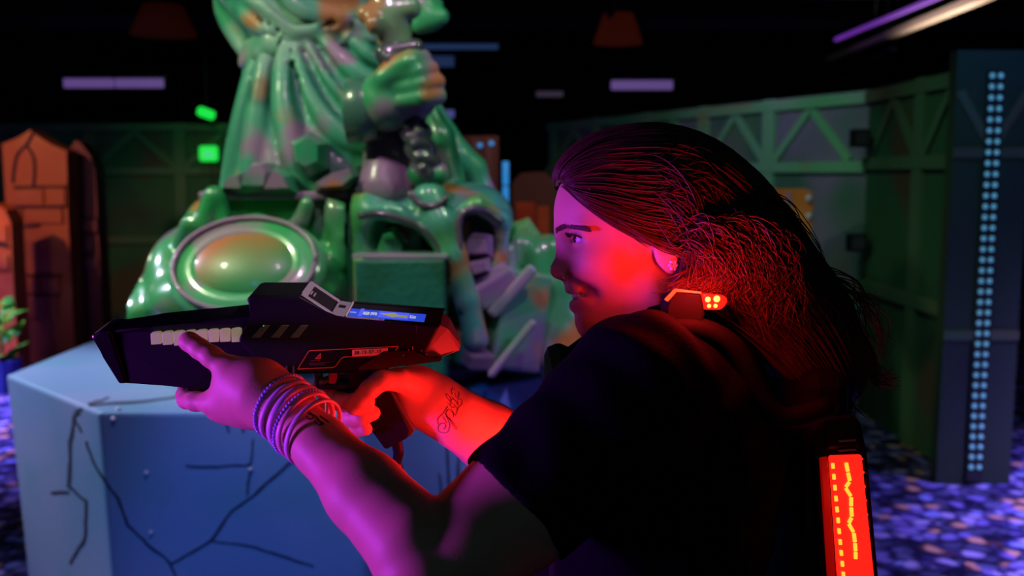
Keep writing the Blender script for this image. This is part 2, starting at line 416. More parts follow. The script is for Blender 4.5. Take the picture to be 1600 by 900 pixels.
# ------------------------------------------------------------------ blended-volume modelling
class Vol:
    def __init__(s, lo, hi, h):
        s.lo = np.array(lo, float); s.h = h
        n = np.ceil((np.array(hi) - s.lo) / h).astype(int) + 1
        s.ax = [(s.lo[i] + np.arange(n[i]) * h).astype(np.float32) for i in range(3)]
        s.D = np.full(n, 1., np.float32)
    def op(s, fn, lo, hi, k=0., mode='u'):
        m = k + 3 * s.h
        a = [max(0, int((lo[i] - m - s.lo[i]) / s.h)) for i in range(3)]
        b_ = [min(s.D.shape[i], int((hi[i] + m - s.lo[i]) / s.h) + 2) for i in range(3)]
        if any(b_[i] <= a[i] for i in range(3)): return
        X, Y, Z = np.ix_(s.ax[0][a[0]:b_[0]], s.ax[1][a[1]:b_[1]], s.ax[2][a[2]:b_[2]])
        d = fn(X, Y, Z)
        sl = tuple(slice(a[i], b_[i]) for i in range(3))
        c = s.D[sl]
        if mode == 'u':
            r = np.minimum(c, d)
            if k: r = r - np.maximum(k - np.abs(c - d), 0) ** 2 / (4 * k)
        else:
            d = -d if mode == 's' else d
            r = np.maximum(c, d)
            if k: r = r + np.maximum(k - np.abs(c - d), 0) ** 2 / (4 * k)
        s.D[sl] = r
    def cap(s, p, q, r1, r2=None, k=.01, mode='u'):
        r2 = r1 if r2 is None else r2
        p, q = np.array(tuple(p)), np.array(tuple(q)); v = q - p; L = max(float(v @ v), 1e-9); R = max(r1, r2)
        def fn(X, Y, Z):
            x, y, z = X - p[0], Y - p[1], Z - p[2]
            t = np.clip((x * v[0] + y * v[1] + z * v[2]) / L, 0, 1)
            return np.sqrt((x - v[0] * t) ** 2 + (y - v[1] * t) ** 2 + (z - v[2] * t) ** 2) - (r1 + (r2 - r1) * t)
        s.op(fn, np.minimum(p, q) - R, np.maximum(p, q) + R, k, mode)
    def chain(s, pts, k=.008, k0=None, mode='u'):
        """pts: list of (point, radius)"""
        for i in range(len(pts) - 1):
            s.cap(pts[i][0], pts[i + 1][0], pts[i][1], pts[i + 1][1], k0 if (i == 0 and k0) else k, mode)
    def ell(s, c, r, k=.01, mode='u', rot=None):
        c = np.array(tuple(c)); r = np.array(r, float); Rm = float(max(r))
        Q = np.array(rot) if rot is not None else np.eye(3)      # rows: local axes
        e = Rm if rot is not None else r
        def fn(X, Y, Z):
            x, y, z = X - c[0], Y - c[1], Z - c[2]
            a = Q[0, 0] * x + Q[0, 1] * y + Q[0, 2] * z
            b_ = Q[1, 0] * x + Q[1, 1] * y + Q[1, 2] * z
            g = Q[2, 0] * x + Q[2, 1] * y + Q[2, 2] * z
            k0 = np.sqrt((a / r[0]) ** 2 + (b_ / r[1]) ** 2 + (g / r[2]) ** 2)
            k1 = np.sqrt((a / r[0] ** 2) ** 2 + (b_ / r[1] ** 2) ** 2 + (g / r[2] ** 2) ** 2) + 1e-9
            return k0 * (k0 - 1) / k1
        s.op(fn, c - e, c + e, k, mode)
    def rbox(s, c, half, r=.01, k=.01, mode='u', rot=None):
        c = np.array(tuple(c)); hf = np.array(half, float)
        Q = np.array(rot) if rot is not None else np.eye(3)
        e = np.full(3, float(np.linalg.norm(hf))) if rot is not None else hf
        def fn(X, Y, Z):
            x, y, z = X - c[0], Y - c[1], Z - c[2]
            q = [np.abs(Q[i, 0] * x + Q[i, 1] * y + Q[i, 2] * z) - (hf[i] - r) for i in range(3)]
            out = np.sqrt(np.maximum(q[0], 0) ** 2 + np.maximum(q[1], 0) ** 2 + np.maximum(q[2], 0) ** 2)
            return out + np.minimum(np.maximum(np.maximum(q[0], q[1]), q[2]), 0) - r
        s.op(fn, c - e, c + e, k, mode)
    def plane(s, p, n, k=0.):
        """keep the side the normal points away from"""
        p, n = np.array(tuple(p)), np.array(tuple(n)); n = n / np.linalg.norm(n)
        fn = lambda X, Y, Z: (X - p[0]) * n[0] + (Y - p[1]) * n[1] + (Z - p[2]) * n[2]
        hi = s.lo + np.array(s.D.shape) * s.h
        s.op(fn, s.lo, hi, k, 'i')
    def mesh(s, smooth=1):
        D, h = s.D, s.h
        S = D < 0
        n = np.array(D.shape)
        c = np.zeros(n - 1, np.uint8)
        for i in (0, 1):
            for j in (0, 1):
                for k in (0, 1):
                    c += S[i:n[0] - 1 + i, j:n[1] - 1 + j, k:n[2] - 1 + k]
        act = (c > 0) & (c < 8)
        idx = np.full(act.shape, -1, np.int32)
        ci = np.argwhere(act); idx[act] = np.arange(len(ci))
        acc = np.zeros((len(ci), 3)); cnt = np.zeros(len(ci))
        cor = [(i, j, k) for i in (0, 1) for j in (0, 1) for k in (0, 1)]
        for p in cor:
            for ax in range(3):
                if p[ax]: continue
                q = list(p); q[ax] = 1
                v1 = D[ci[:, 0] + p[0], ci[:, 1] + p[1], ci[:, 2] + p[2]]
                v2 = D[ci[:, 0] + q[0], ci[:, 1] + q[1], ci[:, 2] + q[2]]
                m = (v1 < 0) != (v2 < 0)
                t = v1[m] / (v1[m] - v2[m])
                a = np.tile(np.array(p, float), (m.sum(), 1)); a[:, ax] += t
                acc[m] += a; cnt[m] += 1
        V = s.lo + (ci + acc / cnt[:, None]) * h
        Fs = []
        for ax in range(3):
            o1, o2 = (ax + 1) % 3, (ax + 2) % 3
            sl1 = [slice(None)] * 3; sl2 = [slice(None)] * 3
            sl1[ax] = slice(0, -1); sl2[ax] = slice(1, None)
            a, b_ = S[tuple(sl1)], S[tuple(sl2)]
            e = np.argwhere(a != b_)
            e = e[(e[:, o1] > 0) & (e[:, o2] > 0) & (e[:, o1] < n[o1] - 1) & (e[:, o2] < n[o2] - 1)]
            ins = a[e[:, 0], e[:, 1], e[:, 2]]
            def cell(d1, d2):
                g = e.copy(); g[:, o1] -= d1; g[:, o2] -= d2
                return idx[g[:, 0], g[:, 1], g[:, 2]]
            q = np.stack([cell(1, 1), cell(0, 1), cell(0, 0), cell(1, 0)], 1)
            q[~ins] = q[~ins][:, ::-1]
            Fs.append(q)
        F = np.concatenate(Fs); F = F[(F >= 0).all(1)]
        for _ in range(smooth):
            ac = np.zeros_like(V); cn = np.zeros(len(V))
            for i in range(4):
                for j in (1, 3):
                    np.add.at(ac, F[:, i], V[F[:, (i + j) % 4]]); np.add.at(cn, F[:, i], 1)
            ok = cn > 0
            V[ok] = .5 * V[ok] + .5 * ac[ok] / cn[ok][:, None]
        return V, F

def text_mesh(name, body, size, mat, mt, parent, extrude=.0001, **kw):
    cu = bpy.data.curves.new(name, 'FONT'); cu.body = body; cu.size = size; cu.extrude = extrude; cu.align_y = 'CENTER'
    for k_, v_ in kw.items(): setattr(cu, k_, v_)
    o = bpy.data.objects.new(name, cu); COL.objects.link(o)
    bpy.context.view_layer.update()
    me = bpy.data.meshes.new_from_object(o.evaluated_get(bpy.context.evaluated_depsgraph_get()))
    bpy.data.objects.remove(o); bpy.data.curves.remove(cu)
    me.name = name; me.materials.clear()
    me.transform(mt)
    return link(name, me, mat, parent, False)

# ================================================================== SETTING
# floor, ceiling, outer walls
tag(box('floor', (0, 6, -.05), (18, 20, .1), CARPET), kind='structure')
tag(box('ceiling', (0, 6, 3.45), (18, 20, .1), BLACK), kind='structure')
tag(box('wall_back', (0, 14.1, 1.7), (18, .2, 3.4), BLACK), kind='structure')
tag(box('wall_left', (-8.1, 6, 1.7), (.2, 20, 3.4), BLACK), kind='structure')
tag(box('wall_far_right', (8.1, 6, 1.7), (.2, 20, 3.4), BLACK), kind='structure')
tag(box('wall_front', (0, -3.1, 1.7), (18, .2, 3.4), BLACK), kind='structure')
cl = bpy.data.objects['ceiling']
for y in (5.2, 7.4, 9.6, 11.8):
    bm = bmesh.new(); box_bm(bm, (0, y, 3.32), (16, .10, .16)); bmobj('ceiling_beam', bm, DARK, cl)
for x in (-5.5, -2.2, 1.0):
    tube('ceiling_pipe', [(x, 4.2, 3.2), (x, 13.9, 3.2)], .035, DARK, cl, 8, 1)

def truss_wall(name, p0, p1, H, ts, rails, panel_mat, beam_mat, xs, thick=.06):
    """slab from p0 to p1 (seen from the left/camera side) with proud posts, rails and braces as pieces"""
    p0, p1 = Vector((*p0, 0)), Vector((*p1, 0)); d = p1 - p0; L = d.length; d.normalize()
    n = Vector((d.y, -d.x, 0))
    if n.dot(-p0) < 0: n = -n
    zv = Vector((0, 0, 1))
    bm = bmesh.new(); box_bm(bm, (p0 + p1) / 2 + zv * H / 2 - n * thick / 2, (L, thick, H), (d, n, zv))
    wl = tag(bmobj(name, bm, panel_mat), kind='structure')
    at = lambda t, z: p0 + d * t + zv * z + n * .014
    for t in ts: bar('post', at(t, .005), at(t, H), .13, .028, n, beam_mat, wl)
    for z in rails: bar('rail', at(0, z) + n * .004, at(L, z) + n * .004, .075, .03, n, beam_mat, wl)
    for t0, t1, z0, z1 in xs: bar('brace', at(t0, z0) - n * .003, at(t1, z1) - n * .003, .06, .02, n, beam_mat, wl)
    return wl

def braces(ts, z0, z1):
    out = []
    for a, b_ in zip(ts[:-1], ts[1:]):
        m = (a + b_) / 2
        out += [(a + .05, m, z0, z1), (m, b_ - .05, z1, z0)]
    return out

cor = (2.34, 6.62)
tsA = [.10, 1.00, 1.85, 2.75, 3.7, 4.65]
truss_wall('wall_right_far', cor, (.40, 11.0), 2.14, tsA[1:], (2.09, 1.64, .72), WALLP, BEAM, braces(tsA, 1.68, 2.05))
tsB = [.85, 1.75, 2.8]
truss_wall('wall_right_near', cor, (2.36, 5.10), 2.14, tsB[:1], (2.09, 1.66, .86), WALLD, BEAMD, braces([.05, .85, 1.6], 1.70, 2.05))
tsL = [0, 1.0, 2.0, 3.0, 4.0, 5.0]
truss_wall('wall_left_far', (-5.7, 11.2), (-.6, 11.2), 2.15, tsL, (2.1, 1.62, .85), WALLD, BEAMD, braces(tsL, 1.66, 2.05))

# return panel with the LED strip
g = 'led'
lp = empty('led_column', (2.40, 5.02, 0), 'tall blue-green wall panel carrying two columns of round blue LEDs', 'light panel')
x0, x1 = AY(1462, 760, 5.0).x, AY(1598, 400, 5.0).x
box('panel', ((x0 + x1) / 2, 5.04, 1.10), (x1 - x0, .08, 2.20), PANB, lp)
cx = lambda px, y: AY(px, y, 5.0).x
box('rail', ((x0 + x1) / 2, 4.994, .78), (x1 - x0, .012, .05), BEAMD, lp)
box('rail', ((x0 + x1) / 2, 4.994, 1.70), (x1 - x0, .012, .05), BEAMD, lp)
for a, b_ in ((x0 + .02, x0 + .19), (x1 - .02, x1 - .19)):
    bar('brace', (a, 4.996, 2.0), (b_, 4.996, 1.72), .045, .01, (0, -1, 0), BEAMD, lp)
xs_ = (AY(1541, 400, 4.99).x)
bar('channel', (xs_, 4.99, .02), (xs_, 4.99, 2.10), .085, .012, (0, -1, 0), DARK, lp)
bmx = bmesh.new()
bmesh.ops.create_cone(bmx, cap_ends=True, segments=10, radius1=.0135, radius2=.010, depth=.008, matrix=Matrix.Rotation(math.radians(90), 4, 'X'))
ledme = bpy.data.meshes.new('led'); bmx.to_mesh(ledme); bmx.free(); ledme.materials.append(LEDB)
for i in range(38):
    for sx in (-.021, .021):
        o = bpy.data.objects.new('led', ledme); COL.objects.link(o); o.parent = lp
        o.location = Vector((xs_ + sx, 4.980, 2.075 - i * .0535)) - lp.location

# small dark boxes at the wall corner
for (px, py, lab) in ((1344, 216, 'small black box high on the inner wall corner, in the truss band'), (1338, 379, 'small black box low on the inner wall corner, under the other')):
    p = AY(px, py, 6.45)
    t = empty('wall_box', p, lab, 'sensor box', 'black boxes on the wall corner')
    box('body', p, (.115, .09, .115), BLACK, t, bevel=.008)
    box('bracket', p + Vector((.03, .075, 0)), (.03, .07, .03), DARK, t)
    box('faceplate', p + Vector((0, -.048, 0)), (.08, .008, .08), DARK, t)

# free-standing orange panel before the far right wall
pa, pb = AY(1190, 295, 6.1), AY(1270, 295, 6.1)
op = empty('orange_panel', ((pa.x + pb.x) / 2, 6.1, 0), 'rounded orange divider panel with a lilac stripe and two pale studs', 'panel')
bm = bmesh.new()
zt = pa.z
pts = [(pa.x - .12, 0), (pb.x - .02, 0), (pb.x, zt - .05), (pb.x - .015, zt - .015), (pb.x - .05, zt), (pa.x - .12, zt)]
prism_bm(bm, [Vector((x, 6.08, z)) for x, z in pts], [Vector((x, 6.13, z)) for x, z in pts], .004)
bmobj('board', bm, ORNG, op)
xx = AY(1231, 350, 6.07).x
box('stripe', (xx, 6.074, zt - .20), (.03, .006, .36), M('lilac_stripe', (.42, .25, .40), .6), op)
for yy in (310, 338):
    q = AY(1264, yy, 6.06)
    bm = bmesh.new(); ball_bm(bm, q, (.02, .012, .022)); bmobj('stud', bm, M('pale_stud', (.6, .6, .8), .4), op, True)

# left brick facades -------------------------------------------------------
def facade(name, outline, y, thick, mat, label, bricks, grooves, bmat, cat='facade'):
    """outline: picture outline at distance y, standing on the floor"""
    top = [AY(px, py, y) for px, py in outline]
    pts = [Vector((top[0].x, y, 0))] + [Vector((p.x, y, p.z)) for p in top] + [Vector((top[-1].x, y, 0))]
    cx_ = sum(p.x for p in pts) / len(pts)
    r = empty(name, (cx_, y, 0), label, cat)
    bm = bmesh.new(); prism_bm(bm, pts, [p + Vector((0, thick, 0)) for p in pts])
    bmobj('facade_board', bm, mat, r)
    bm = None
    for (a, b_, c, d) in bricks:      # px0, py0, px1, py1
        p, q = AY(a, b_, y), AY(c, d, y)
        bm = bmesh.new()
        box_bm(bm, ((p.x + q.x) / 2, y - .012, (p.z + q.z) / 2), (abs(q.x - p.x), .03, abs(p.z - q.z)), bevel=.008)
        bmobj('brick', bm, bmat, r)
    for gpts in grooves:
        pp = [AY(px, py, y - .008) for px, py in gpts]
        tube('mortar_line', pp, .012, MORT, r, 6, 4)
    return r

facade('brick_facade', [(3, 225), (30, 214), (47, 203), (58, 212), (80, 226), (104, 236), (106, 330)], 8.3, .22, BRICKM,
       'tall orange brick ruin cutout with a jagged arched top', [
        (22, 296, 70, 321), (74, 294, 104, 321), (10, 326, 37, 350), (41, 326, 100, 349),
        (24, 434, 64, 458), (68, 434, 96, 458), (20, 462, 92, 498)],
       [[(52, 206), (42, 225), (28, 240), (22, 262), (20, 285)], [(42, 228), (52, 245), (54, 268), (52, 290)], [(22, 293), (60, 292), (104, 292)],
        [(8, 323), (50, 324), (102, 323)], [(14, 353), (40, 354), (62, 352)], [(20, 431), (50, 430), (96, 431)], [(24, 460), (60, 461), (94, 460)]], BRICKM)
facade('brick_return', [(104, 240), (118, 219), (126, 224), (140, 242), (148, 262), (152, 330)], 8.62, .2, BRICKP,
       'narrow dull red brick cutout with pointed top behind the orange ruin', [
        (122, 344, 154, 362), (114, 372, 150, 392), (118, 402, 154, 420)],
       [[(122, 340), (140, 342), (154, 340)], [(112, 368), (130, 366), (154, 364)], [(116, 398), (136, 400), (146, 396)]], BRICKP)
facade('brick_stub', [(-40, 330), (-10, 318), (8, 328), (17, 348), (20, 420)], 7.6, .2, ORNR,
       'bright orange curved cutout cropped at the picture edge beside green leaves', [(-12, 352, 14, 378), (-14, 398, 16, 420)],
       [[(-20, 384), (0, 382), (14, 386)]], ORNR)
# leafy plant
pl = AY(2, 545, 7.2)
pt = empty('leafy_plant', (pl.x, 7.2, 0), 'glowing yellow-green leafy plant in front of the orange cutout', 'plant')
bm = bmesh.new(); bmesh.ops.create_cone(bm, cap_ends=True, segments=14, radius1=.11, radius2=.14, depth=.24, matrix=Matrix.Translation((pl.x, 7.2, .12)))
bmobj('pot', bm, M('blue_pot', (.05, .07, .35), .6), pt)
for i in range(26):
    a = rng.uniform(0, 2 * math.pi); zz = rng.uniform(.27, .72); rr = rng.uniform(.02, .12)
    base = Vector((pl.x + rr * math.cos(a) * .5, 7.2 + rr * math.sin(a) * .5, zz - .08))
    dr = Vector((math.cos(a), math.sin(a), rng.uniform(.1, 1.0))).normalized(); sd = dr.cross(Vector((0, 0, 1))).normalized()
    Lf = rng.uniform(.12, .2); wd = Lf * .32; up = dr.cross(sd)
    vs = [base, base + dr * Lf * .35 + sd * wd + up * .015, base + dr * Lf * .8 + sd * wd * .6, base + dr * Lf, base + dr * Lf * .8 - sd * wd * .6, base + dr * Lf * .35 - sd * wd + up * .015, base + dr * Lf * .5 - up * .012]
    arrmesh('leaf', vs, [(0, 1, 6), (1, 2, 6), (2, 3, 6), (3, 4, 6), (4, 5, 6), (5, 0, 6)], LEAF, pt)
tube('stem', [(pl.x, 7.2, .2), (pl.x + .02, 7.2, .6)], .012, LEAF, pt, 6, 2)

# far centre ------------------------------------------------------------
a, b_ = AY(700, 212, 8.0), AY(779, 208, 8.0)
bp_ = empty('brown_locker', ((a.x + b_.x) / 2, 8.0, 0), 'tall brown cabinet with blue pin lights, standing behind the statue', 'cabinet')
box('carcass', ((a.x + b_.x) / 2, 8.1, a.z / 2), (b_.x - a.x, .2, a.z), BROWN, bp_, bevel=.01)
xm = AY(742, 250, 8).x
for x_ in (xm, AY(763, 250, 8).x):
    box('rib', (x_, 7.99, a.z / 2), (.05, .03, a.z - .04), M('tan_rib', (.20, .09, .075), .6), bp_)
for px_, py_ in ((750, 227), (768, 224), (731, 242)):
    q = AY(px_, py_, 7.965); bm = bmesh.new(); ball_bm(bm, q, .02); bmobj('pin_light', bm, TUBEB, bp_, True)
q0, q1 = AY(790, 250, 7.4), AY(789, 366, 7.4)
tl = empty('blue_tube_light', (q0.x, 7.4, 0), 'vertical blue tube light standing beyond the right side of the statue', 'light')
tube('stand', [(q0.x, 7.4, 0), (q0.x, 7.4, q1.z)], .02, DARK, tl, 8, 1)
for i in range(3):
    z0_, z1_ = q1.z + (q0.z - q1.z) * i / 3, q1.z + (q0.z - q1.z) * (i + .94) / 3
    tube('tube_segment', [(q0.x, 7.4, z0_), (q0.x, 7.4, z1_)], .024, TUBEB, tl, 8, 1)
facade('red_rock_cutout', [(798, 400), (800, 285), (815, 270), (850, 268), (868, 284), (876, 400)], 8.8, .15, BROWN,
       'dim brown cutout with vivid orange patches seen past the statue', [(806, 316, 836, 352), (838, 322, 858, 392)], [], ORNR)

# ceiling fixtures ---------------------------------------------------------
def fixture(px0, px1, py, y, mat, label, split=0, hang=True, hpx=14, grp='blacklight tubes under the black ceiling'):
    p, q = AY(px0, py, y), AY(px1, py, y)
    c = (p + q) / 2; hh = hpx / FPX * y
    r = empty('blacklight_fixture', c, label, 'light fixture', grp)
    box('housing', c + Vector((0, .05, hh * .5 + .02)), (q.x - p.x + .06, .12, .04), DARK, r)
    n = 2 if split else 1
    for i in range(n):
        a_ = p.lerp(q, i / n + .01 * (i > 0)); b2 = p.lerp(q, (i + 1) / n - .01)
        box('tube_panel', (a_ + b2) / 2, ((b2 - a_).length, .05, hh), mat, r, bevel=.01)
    if hang:
        for k in (.15, .85):
            t_ = p.lerp(q, k); tube('hanger', [t_ + Vector((0, .05, hh * .5)), Vector((t_.x, t_.y + .05, 3.4))], .006, DARK, r, 5, 1)
    return r
fixture(100, 257, 130, 11.0, TUBEV, 'wide violet tube fixture in two halves hanging above the brick ruins', 1)
fixture(955, 1052, 133, 12.2, TUBEV, 'violet tube fixture hanging above the dark-haired person\'s head', 0)
fixture(873, 938, 201, 12.8, M('dim_violet_tube', (.1, .1, .2), .4, emit=(.09, .08, .2), es=.5), 'faint low violet tube just left of the top of the hair', 0, hpx=9)
fixture(268, 366, 202, 12.0, M('dim_teal_tube', (.1, .1, .2), .4, emit=(.035, .10, .10), es=.6), 'dim teal tube between the two green glowing lights', 0, hpx=9)
fixture(645, 780, 73, 10.2, M('navy_tube', (.1, .1, .2), .4, emit=(.015, .035, .10), es=.7), 'long dim navy tube right of the statue\'s raised hand', 0, hpx=8)
fixture(668, 710, 96, 11, M('deep_navy_panel', (.1, .1, .2), .4, emit=(.015, .03, .09), es=.7), 'short dim navy panel under the long navy tube', 0, hpx=16)
fixture(690, 710, 178, 11.5, M('violet_spark', (.1, .1, .2), .4, emit=(.07, .07, .25), es=.8), 'tiny violet lamp beside the statue\'s gauntlet', 0, hpx=12)
fixture(838, 880, 147, 12.4, M('faint_pink_tube', (.1, .1, .2), .4, emit=(.05, .035, .06), es=.6), 'very faint pinkish tube left of the violet tube over the head', 0, hpx=8)

# cream duct and purple tubes at upper right (run along the room)
def along(px0, py0, px1, py1, z, wdt, hgt, mat, name, label, cat):
    def atz(px, py):
        v = FW + (px - 800) / FPX * RT + (450 - py) / FPX * UP
        return CAM + v * ((z - CAM.z) / v.z)
    p, q = atz(px0, py0), atz(px1, py1)
    q = p + (q - p) * 1.4
    r = empty(name, (p + q) / 2, label, cat)
    bar('body', p, q, wdt, hgt, (0, 0, 1), mat, r)
    for k in (.05, .35, .65):
        t_ = p.lerp(q, k); tube('hanger', [t_ + Vector((0, 0, hgt / 2)), Vector((t_.x, t_.y, 3.4))], .008, DARK, r, 5, 1)
    d = (q - p).normalized()
    box('end_cap', p - d * .06, (wdt * 1.05, .12, hgt * 1.05), GREYP, r)
    return r
along(1300, 92, 1520, 2, 2.95, .10, .06, CONDM, 'cream_duct', 'long cream ceiling duct running diagonally over the right walls', 'duct')
along(1306, 62, 1450, 2, 3.05, .035, .035, TUBEP, 'purple_tube_light', 'thin purple tube light above the cream duct', 'light')
along(1325, 122, 1372, 92, 2.85, .06, .03, M('dusky_pink_duct', (.12, .06, .09), .6), 'pink_conduit', 'short dusky pink conduit under the cream duct', 'conduit')
lamp('duct_fill_light', 'SPOT', (3.2, 8.2, 1.2), 420, (1.0, .85, .75), (3.5, 8.6, 2.95), .1, 70, .9)  # added light hidden behind the wall, brightens the duct from below

# green exit lights
p = AY(326, 240, 11.0)
ex = empty('exit_light', p, 'square green exit light glowing on the dark far wall', 'exit light')
box('lit_box', p, (.21, .06, .17), EXITG, ex, bevel=.03)
box('lit_mark', p + Vector((.01, -.034, -.012)), (.09, .006, .05), EXITB, ex, bevel=.002)
tube('drop_pole', [p + Vector((.02, .03, -.08)), Vector((p.x + .02, p.y + .03, 0))], .012, DARK, ex, 6, 1)
p = AY(322, 177, 11.0)
ex = empty('green_lamp', p, 'slanted green oval lamp hanging above the square exit light', 'lamp')
bm = bmesh.new()
box_bm(bm, p, (.20, .06, .10), (Vector((math.cos(.35), 0, -math.sin(.35))), Vector((0, 1, 0)), Vector((math.sin(.35), 0, math.cos(.35)))), .035)
bmobj('glowing_lens', bm, EXITG, ex)
tube('drop_pole', [p + Vector((0, .02, .05)), Vector((p.x, p.y + .02, 3.4))], .008, DARK, ex, 6, 1)
# dim orange lamp shades up in the ceiling
for (px, py, s_, lab) in ((966, 45, .26, 'dim orange glow lamp in the dark ceiling above the person'), (255, 32, .34, 'very dim rust patch lamp in the dark ceiling left of the statue')):
    p = AY(px, py, 10.6); r = empty('ceiling_lamp', p, lab, 'lamp', None)
    bm = bmesh.new(); bmesh.ops.create_cone(bm, cap_ends=True, segments=16, radius1=s_, radius2=s_ * .6, depth=.3, matrix=Matrix.Translation(p))
    bmobj('shade', bm, M('dim_orange_shade', (.10, .02, .005), .8, emit=(.035, .004, .001), es=(.5 if px > 500 else .2)), r, True)
    tube('rod', [p + Vector((0, 0, .15)), Vector((p.x, p.y, 3.4))], .01, DARK, r, 6, 1)

# ================================================================== PEDESTAL
PH = .86
FY = 3.03
S8 = .82
xl = -1.285
oct_ = []
pcur = Vector((xl, FY, 0)); ang = 0.
for i in range(8):
    oct_.append(pcur.copy()); pcur += Vector((math.cos(ang), math.sin(ang), 0)) * S8; ang += math.pi / 4
pc = sum(oct_, Vector()) / 8
ped = empty('pedestal', (pc.x, pc.y, 0), 'pale blue eight-sided pedestal with painted cracks, under the statue', 'pedestal')
bm = bmesh.new()
prism_bm(bm, [Vector((p.x, p.y, PH)) for p in oct_], [Vector((pc.x + (p.x - pc.x) * .965, pc.y + (p.y - pc.y) * .965, 0)) for p in oct_], .012)
bmobj('block', bm, PEDM, ped)
def on_ped(px, py):
    """point on the visible faces of the pedestal"""
    px, py = float(px), float(py)
    v = FW + (px - 800) / FPX * RT + (450 - py) / FPX * UP
    t = (PH - CAM.z) / v.z; q = CAM + v * t
    inside = all((oct_[(i + 1) % 8] - oct_[i]).cross(q - oct_[i]).z > 0 for i in range(8))
    if inside: return q + Vector((0, 0, .0015)), Vector((0, 0, 1))
    best = None
    for i in range(8):
        a_, b2 = oct_[i], oct_[(i + 1) % 8]
        n = Vector(((b2 - a_).y, -(b2 - a_).x, 0)).normalized()
        n = (n + Vector((0, 0, -.04))).normalized()
        a3 = Vector((a_.x, a_.y, PH))
        if v.dot(n) >= 0: continue
        t = (a3 - CAM).dot(n) / v.dot(n); q = CAM + v * t
        s_ = (Vector((q.x, q.y, 0)) - a_).dot((b2 - a_)) / S8 ** 2
        if -.06 <= s_ <= 1.06 and q.z <= PH + .01:
            return q + n * .002, n
    return None, None
cracks = [[(170, 622), (138, 632), (116, 645)], [(330, 612), (250, 625), (138, 634), (116, 650), (110, 690), (108, 760), (135, 782), (133, 840), (110, 880)],
          [(80, 770), (108, 768)], [(116, 650), (135, 690), (150, 730), (185, 780), (200, 820), (230, 850), (265, 878), (275, 900)],
          [(265, 882), (330, 845), (360, 800), (395, 775), (450, 725), (480, 705)], [(330, 845), (400, 855), (440, 868), (490, 885)],
          [(396, 685), (390, 740), (386, 775)], [(290, 728), (340, 729), (390, 726)], [(355, 657), (357, 676)], [(378, 657), (381, 676)],
          [(686, 740), (690, 780), (688, 830)], [(696, 690), (700, 740), (704, 800)], [(760, 605), (752, 640)], [(716, 700), (714, 760)]]
for cpts in cracks:
    w0 = 5 if len(cpts) > 4 else 4
    pl_ = []
    for i in range(len(cpts) - 1):
        for t in np.linspace(0, 1, 5, endpoint=False):
            pl_.append((cpts[i][0] * (1 - t) + cpts[i + 1][0] * t + rng.uniform(-1, 1), cpts[i][1] * (1 - t) + cpts[i + 1][1] * t + rng.uniform(-1, 1)))
    pl_.append(cpts[-1])
    V, F, prev = [], [], None
    for i, (x, y) in enumerate(pl_):
        q, n = on_ped(x, y)
        if q is None: prev = None; continue
        j = min(i + 1, len(pl_) - 1); dx, dy = pl_[j][0] - pl_[max(i - 1, 0)][0], pl_[j][1] - pl_[max(i - 1, 0)][1]
        L_ = math.hypot(dx, dy) + 1e-6; wv = w0 * (.45 + .55 * math.sin(math.pi * min(1, .15 + .7 * i / len(pl_)))) * rng.uniform(.7, 1.1)
        e1, _n = on_ped(x - dy / L_ * wv / 2, y + dx / L_ * wv / 2); e2, _m = on_ped(x + dy / L_ * wv / 2, y - dx / L_ * wv / 2)
        if e1 is None or e2 is None or (_n - n).length > .01 or (_m - n).length > .01:
            prev = None; continue
        V += [e1, e2]; k = len(V) - 2
        if prev is not None and (prev[1] - n).length < .01: F.append((prev[0], prev[0] + 1, k + 1, k))
        prev = (k, n)
    if F: arrmesh('crack', V, F, CRACK, ped, smooth=False)
for px, py in ((229, 739), (236, 832), (392, 733), (185, 641), (178, 655)):
    q, n = on_ped(px, py)
    if q: 
        bm = bmesh.new(); ball_bm(bm, q, .0085); bmobj('bolt', bm, BOLT, ped, True)

# ================================================================== STATUE
SY = 3.86
def S(px, py, dy=0.): return AY(px, py, SY + dy)
K = SY / FPX
st = empty('warrior_statue', (S(535, 500).x, SY, PH), 'glossy green robed warrior statue with helmet and shield at its feet, on the pedestal', 'statue')
def oct_in(k, z, dy=0): return [Vector((pc.x + (p.x - pc.x) * k, pc.y + (p.y - pc.y) * k, z)) for p in oct_]
sl_ = [(-1.52, 3.98), (-1.15, 3.62), (-.78, 3.26), (-.50, 3.14), (.03, 3.66), (.06, 4.35), (-.35, 4.85), (-1.15, 4.85), (-1.50, 4.45)]
bm = bmesh.new(); prism_bm(bm, [Vector((-.7 + (x + .7) * .985, 3.98 + (y - 3.98) * .985, PH + .055)) for x, y in sl_], [Vector((x, y, PH + .002)) for x, y in sl_], .006)
bmobj('base_slab', bm, SLABM, st)
def vmesh(vol, name, mat, parent=st, sm=1):
    V, F = vol.mesh(sm)
    return arrmesh(name, V, F, mat, parent)
def bounds(pts, pad):
    P = np.array([tuple(p) for p in pts]); return P.min(0) - pad, P.max(0) + pad

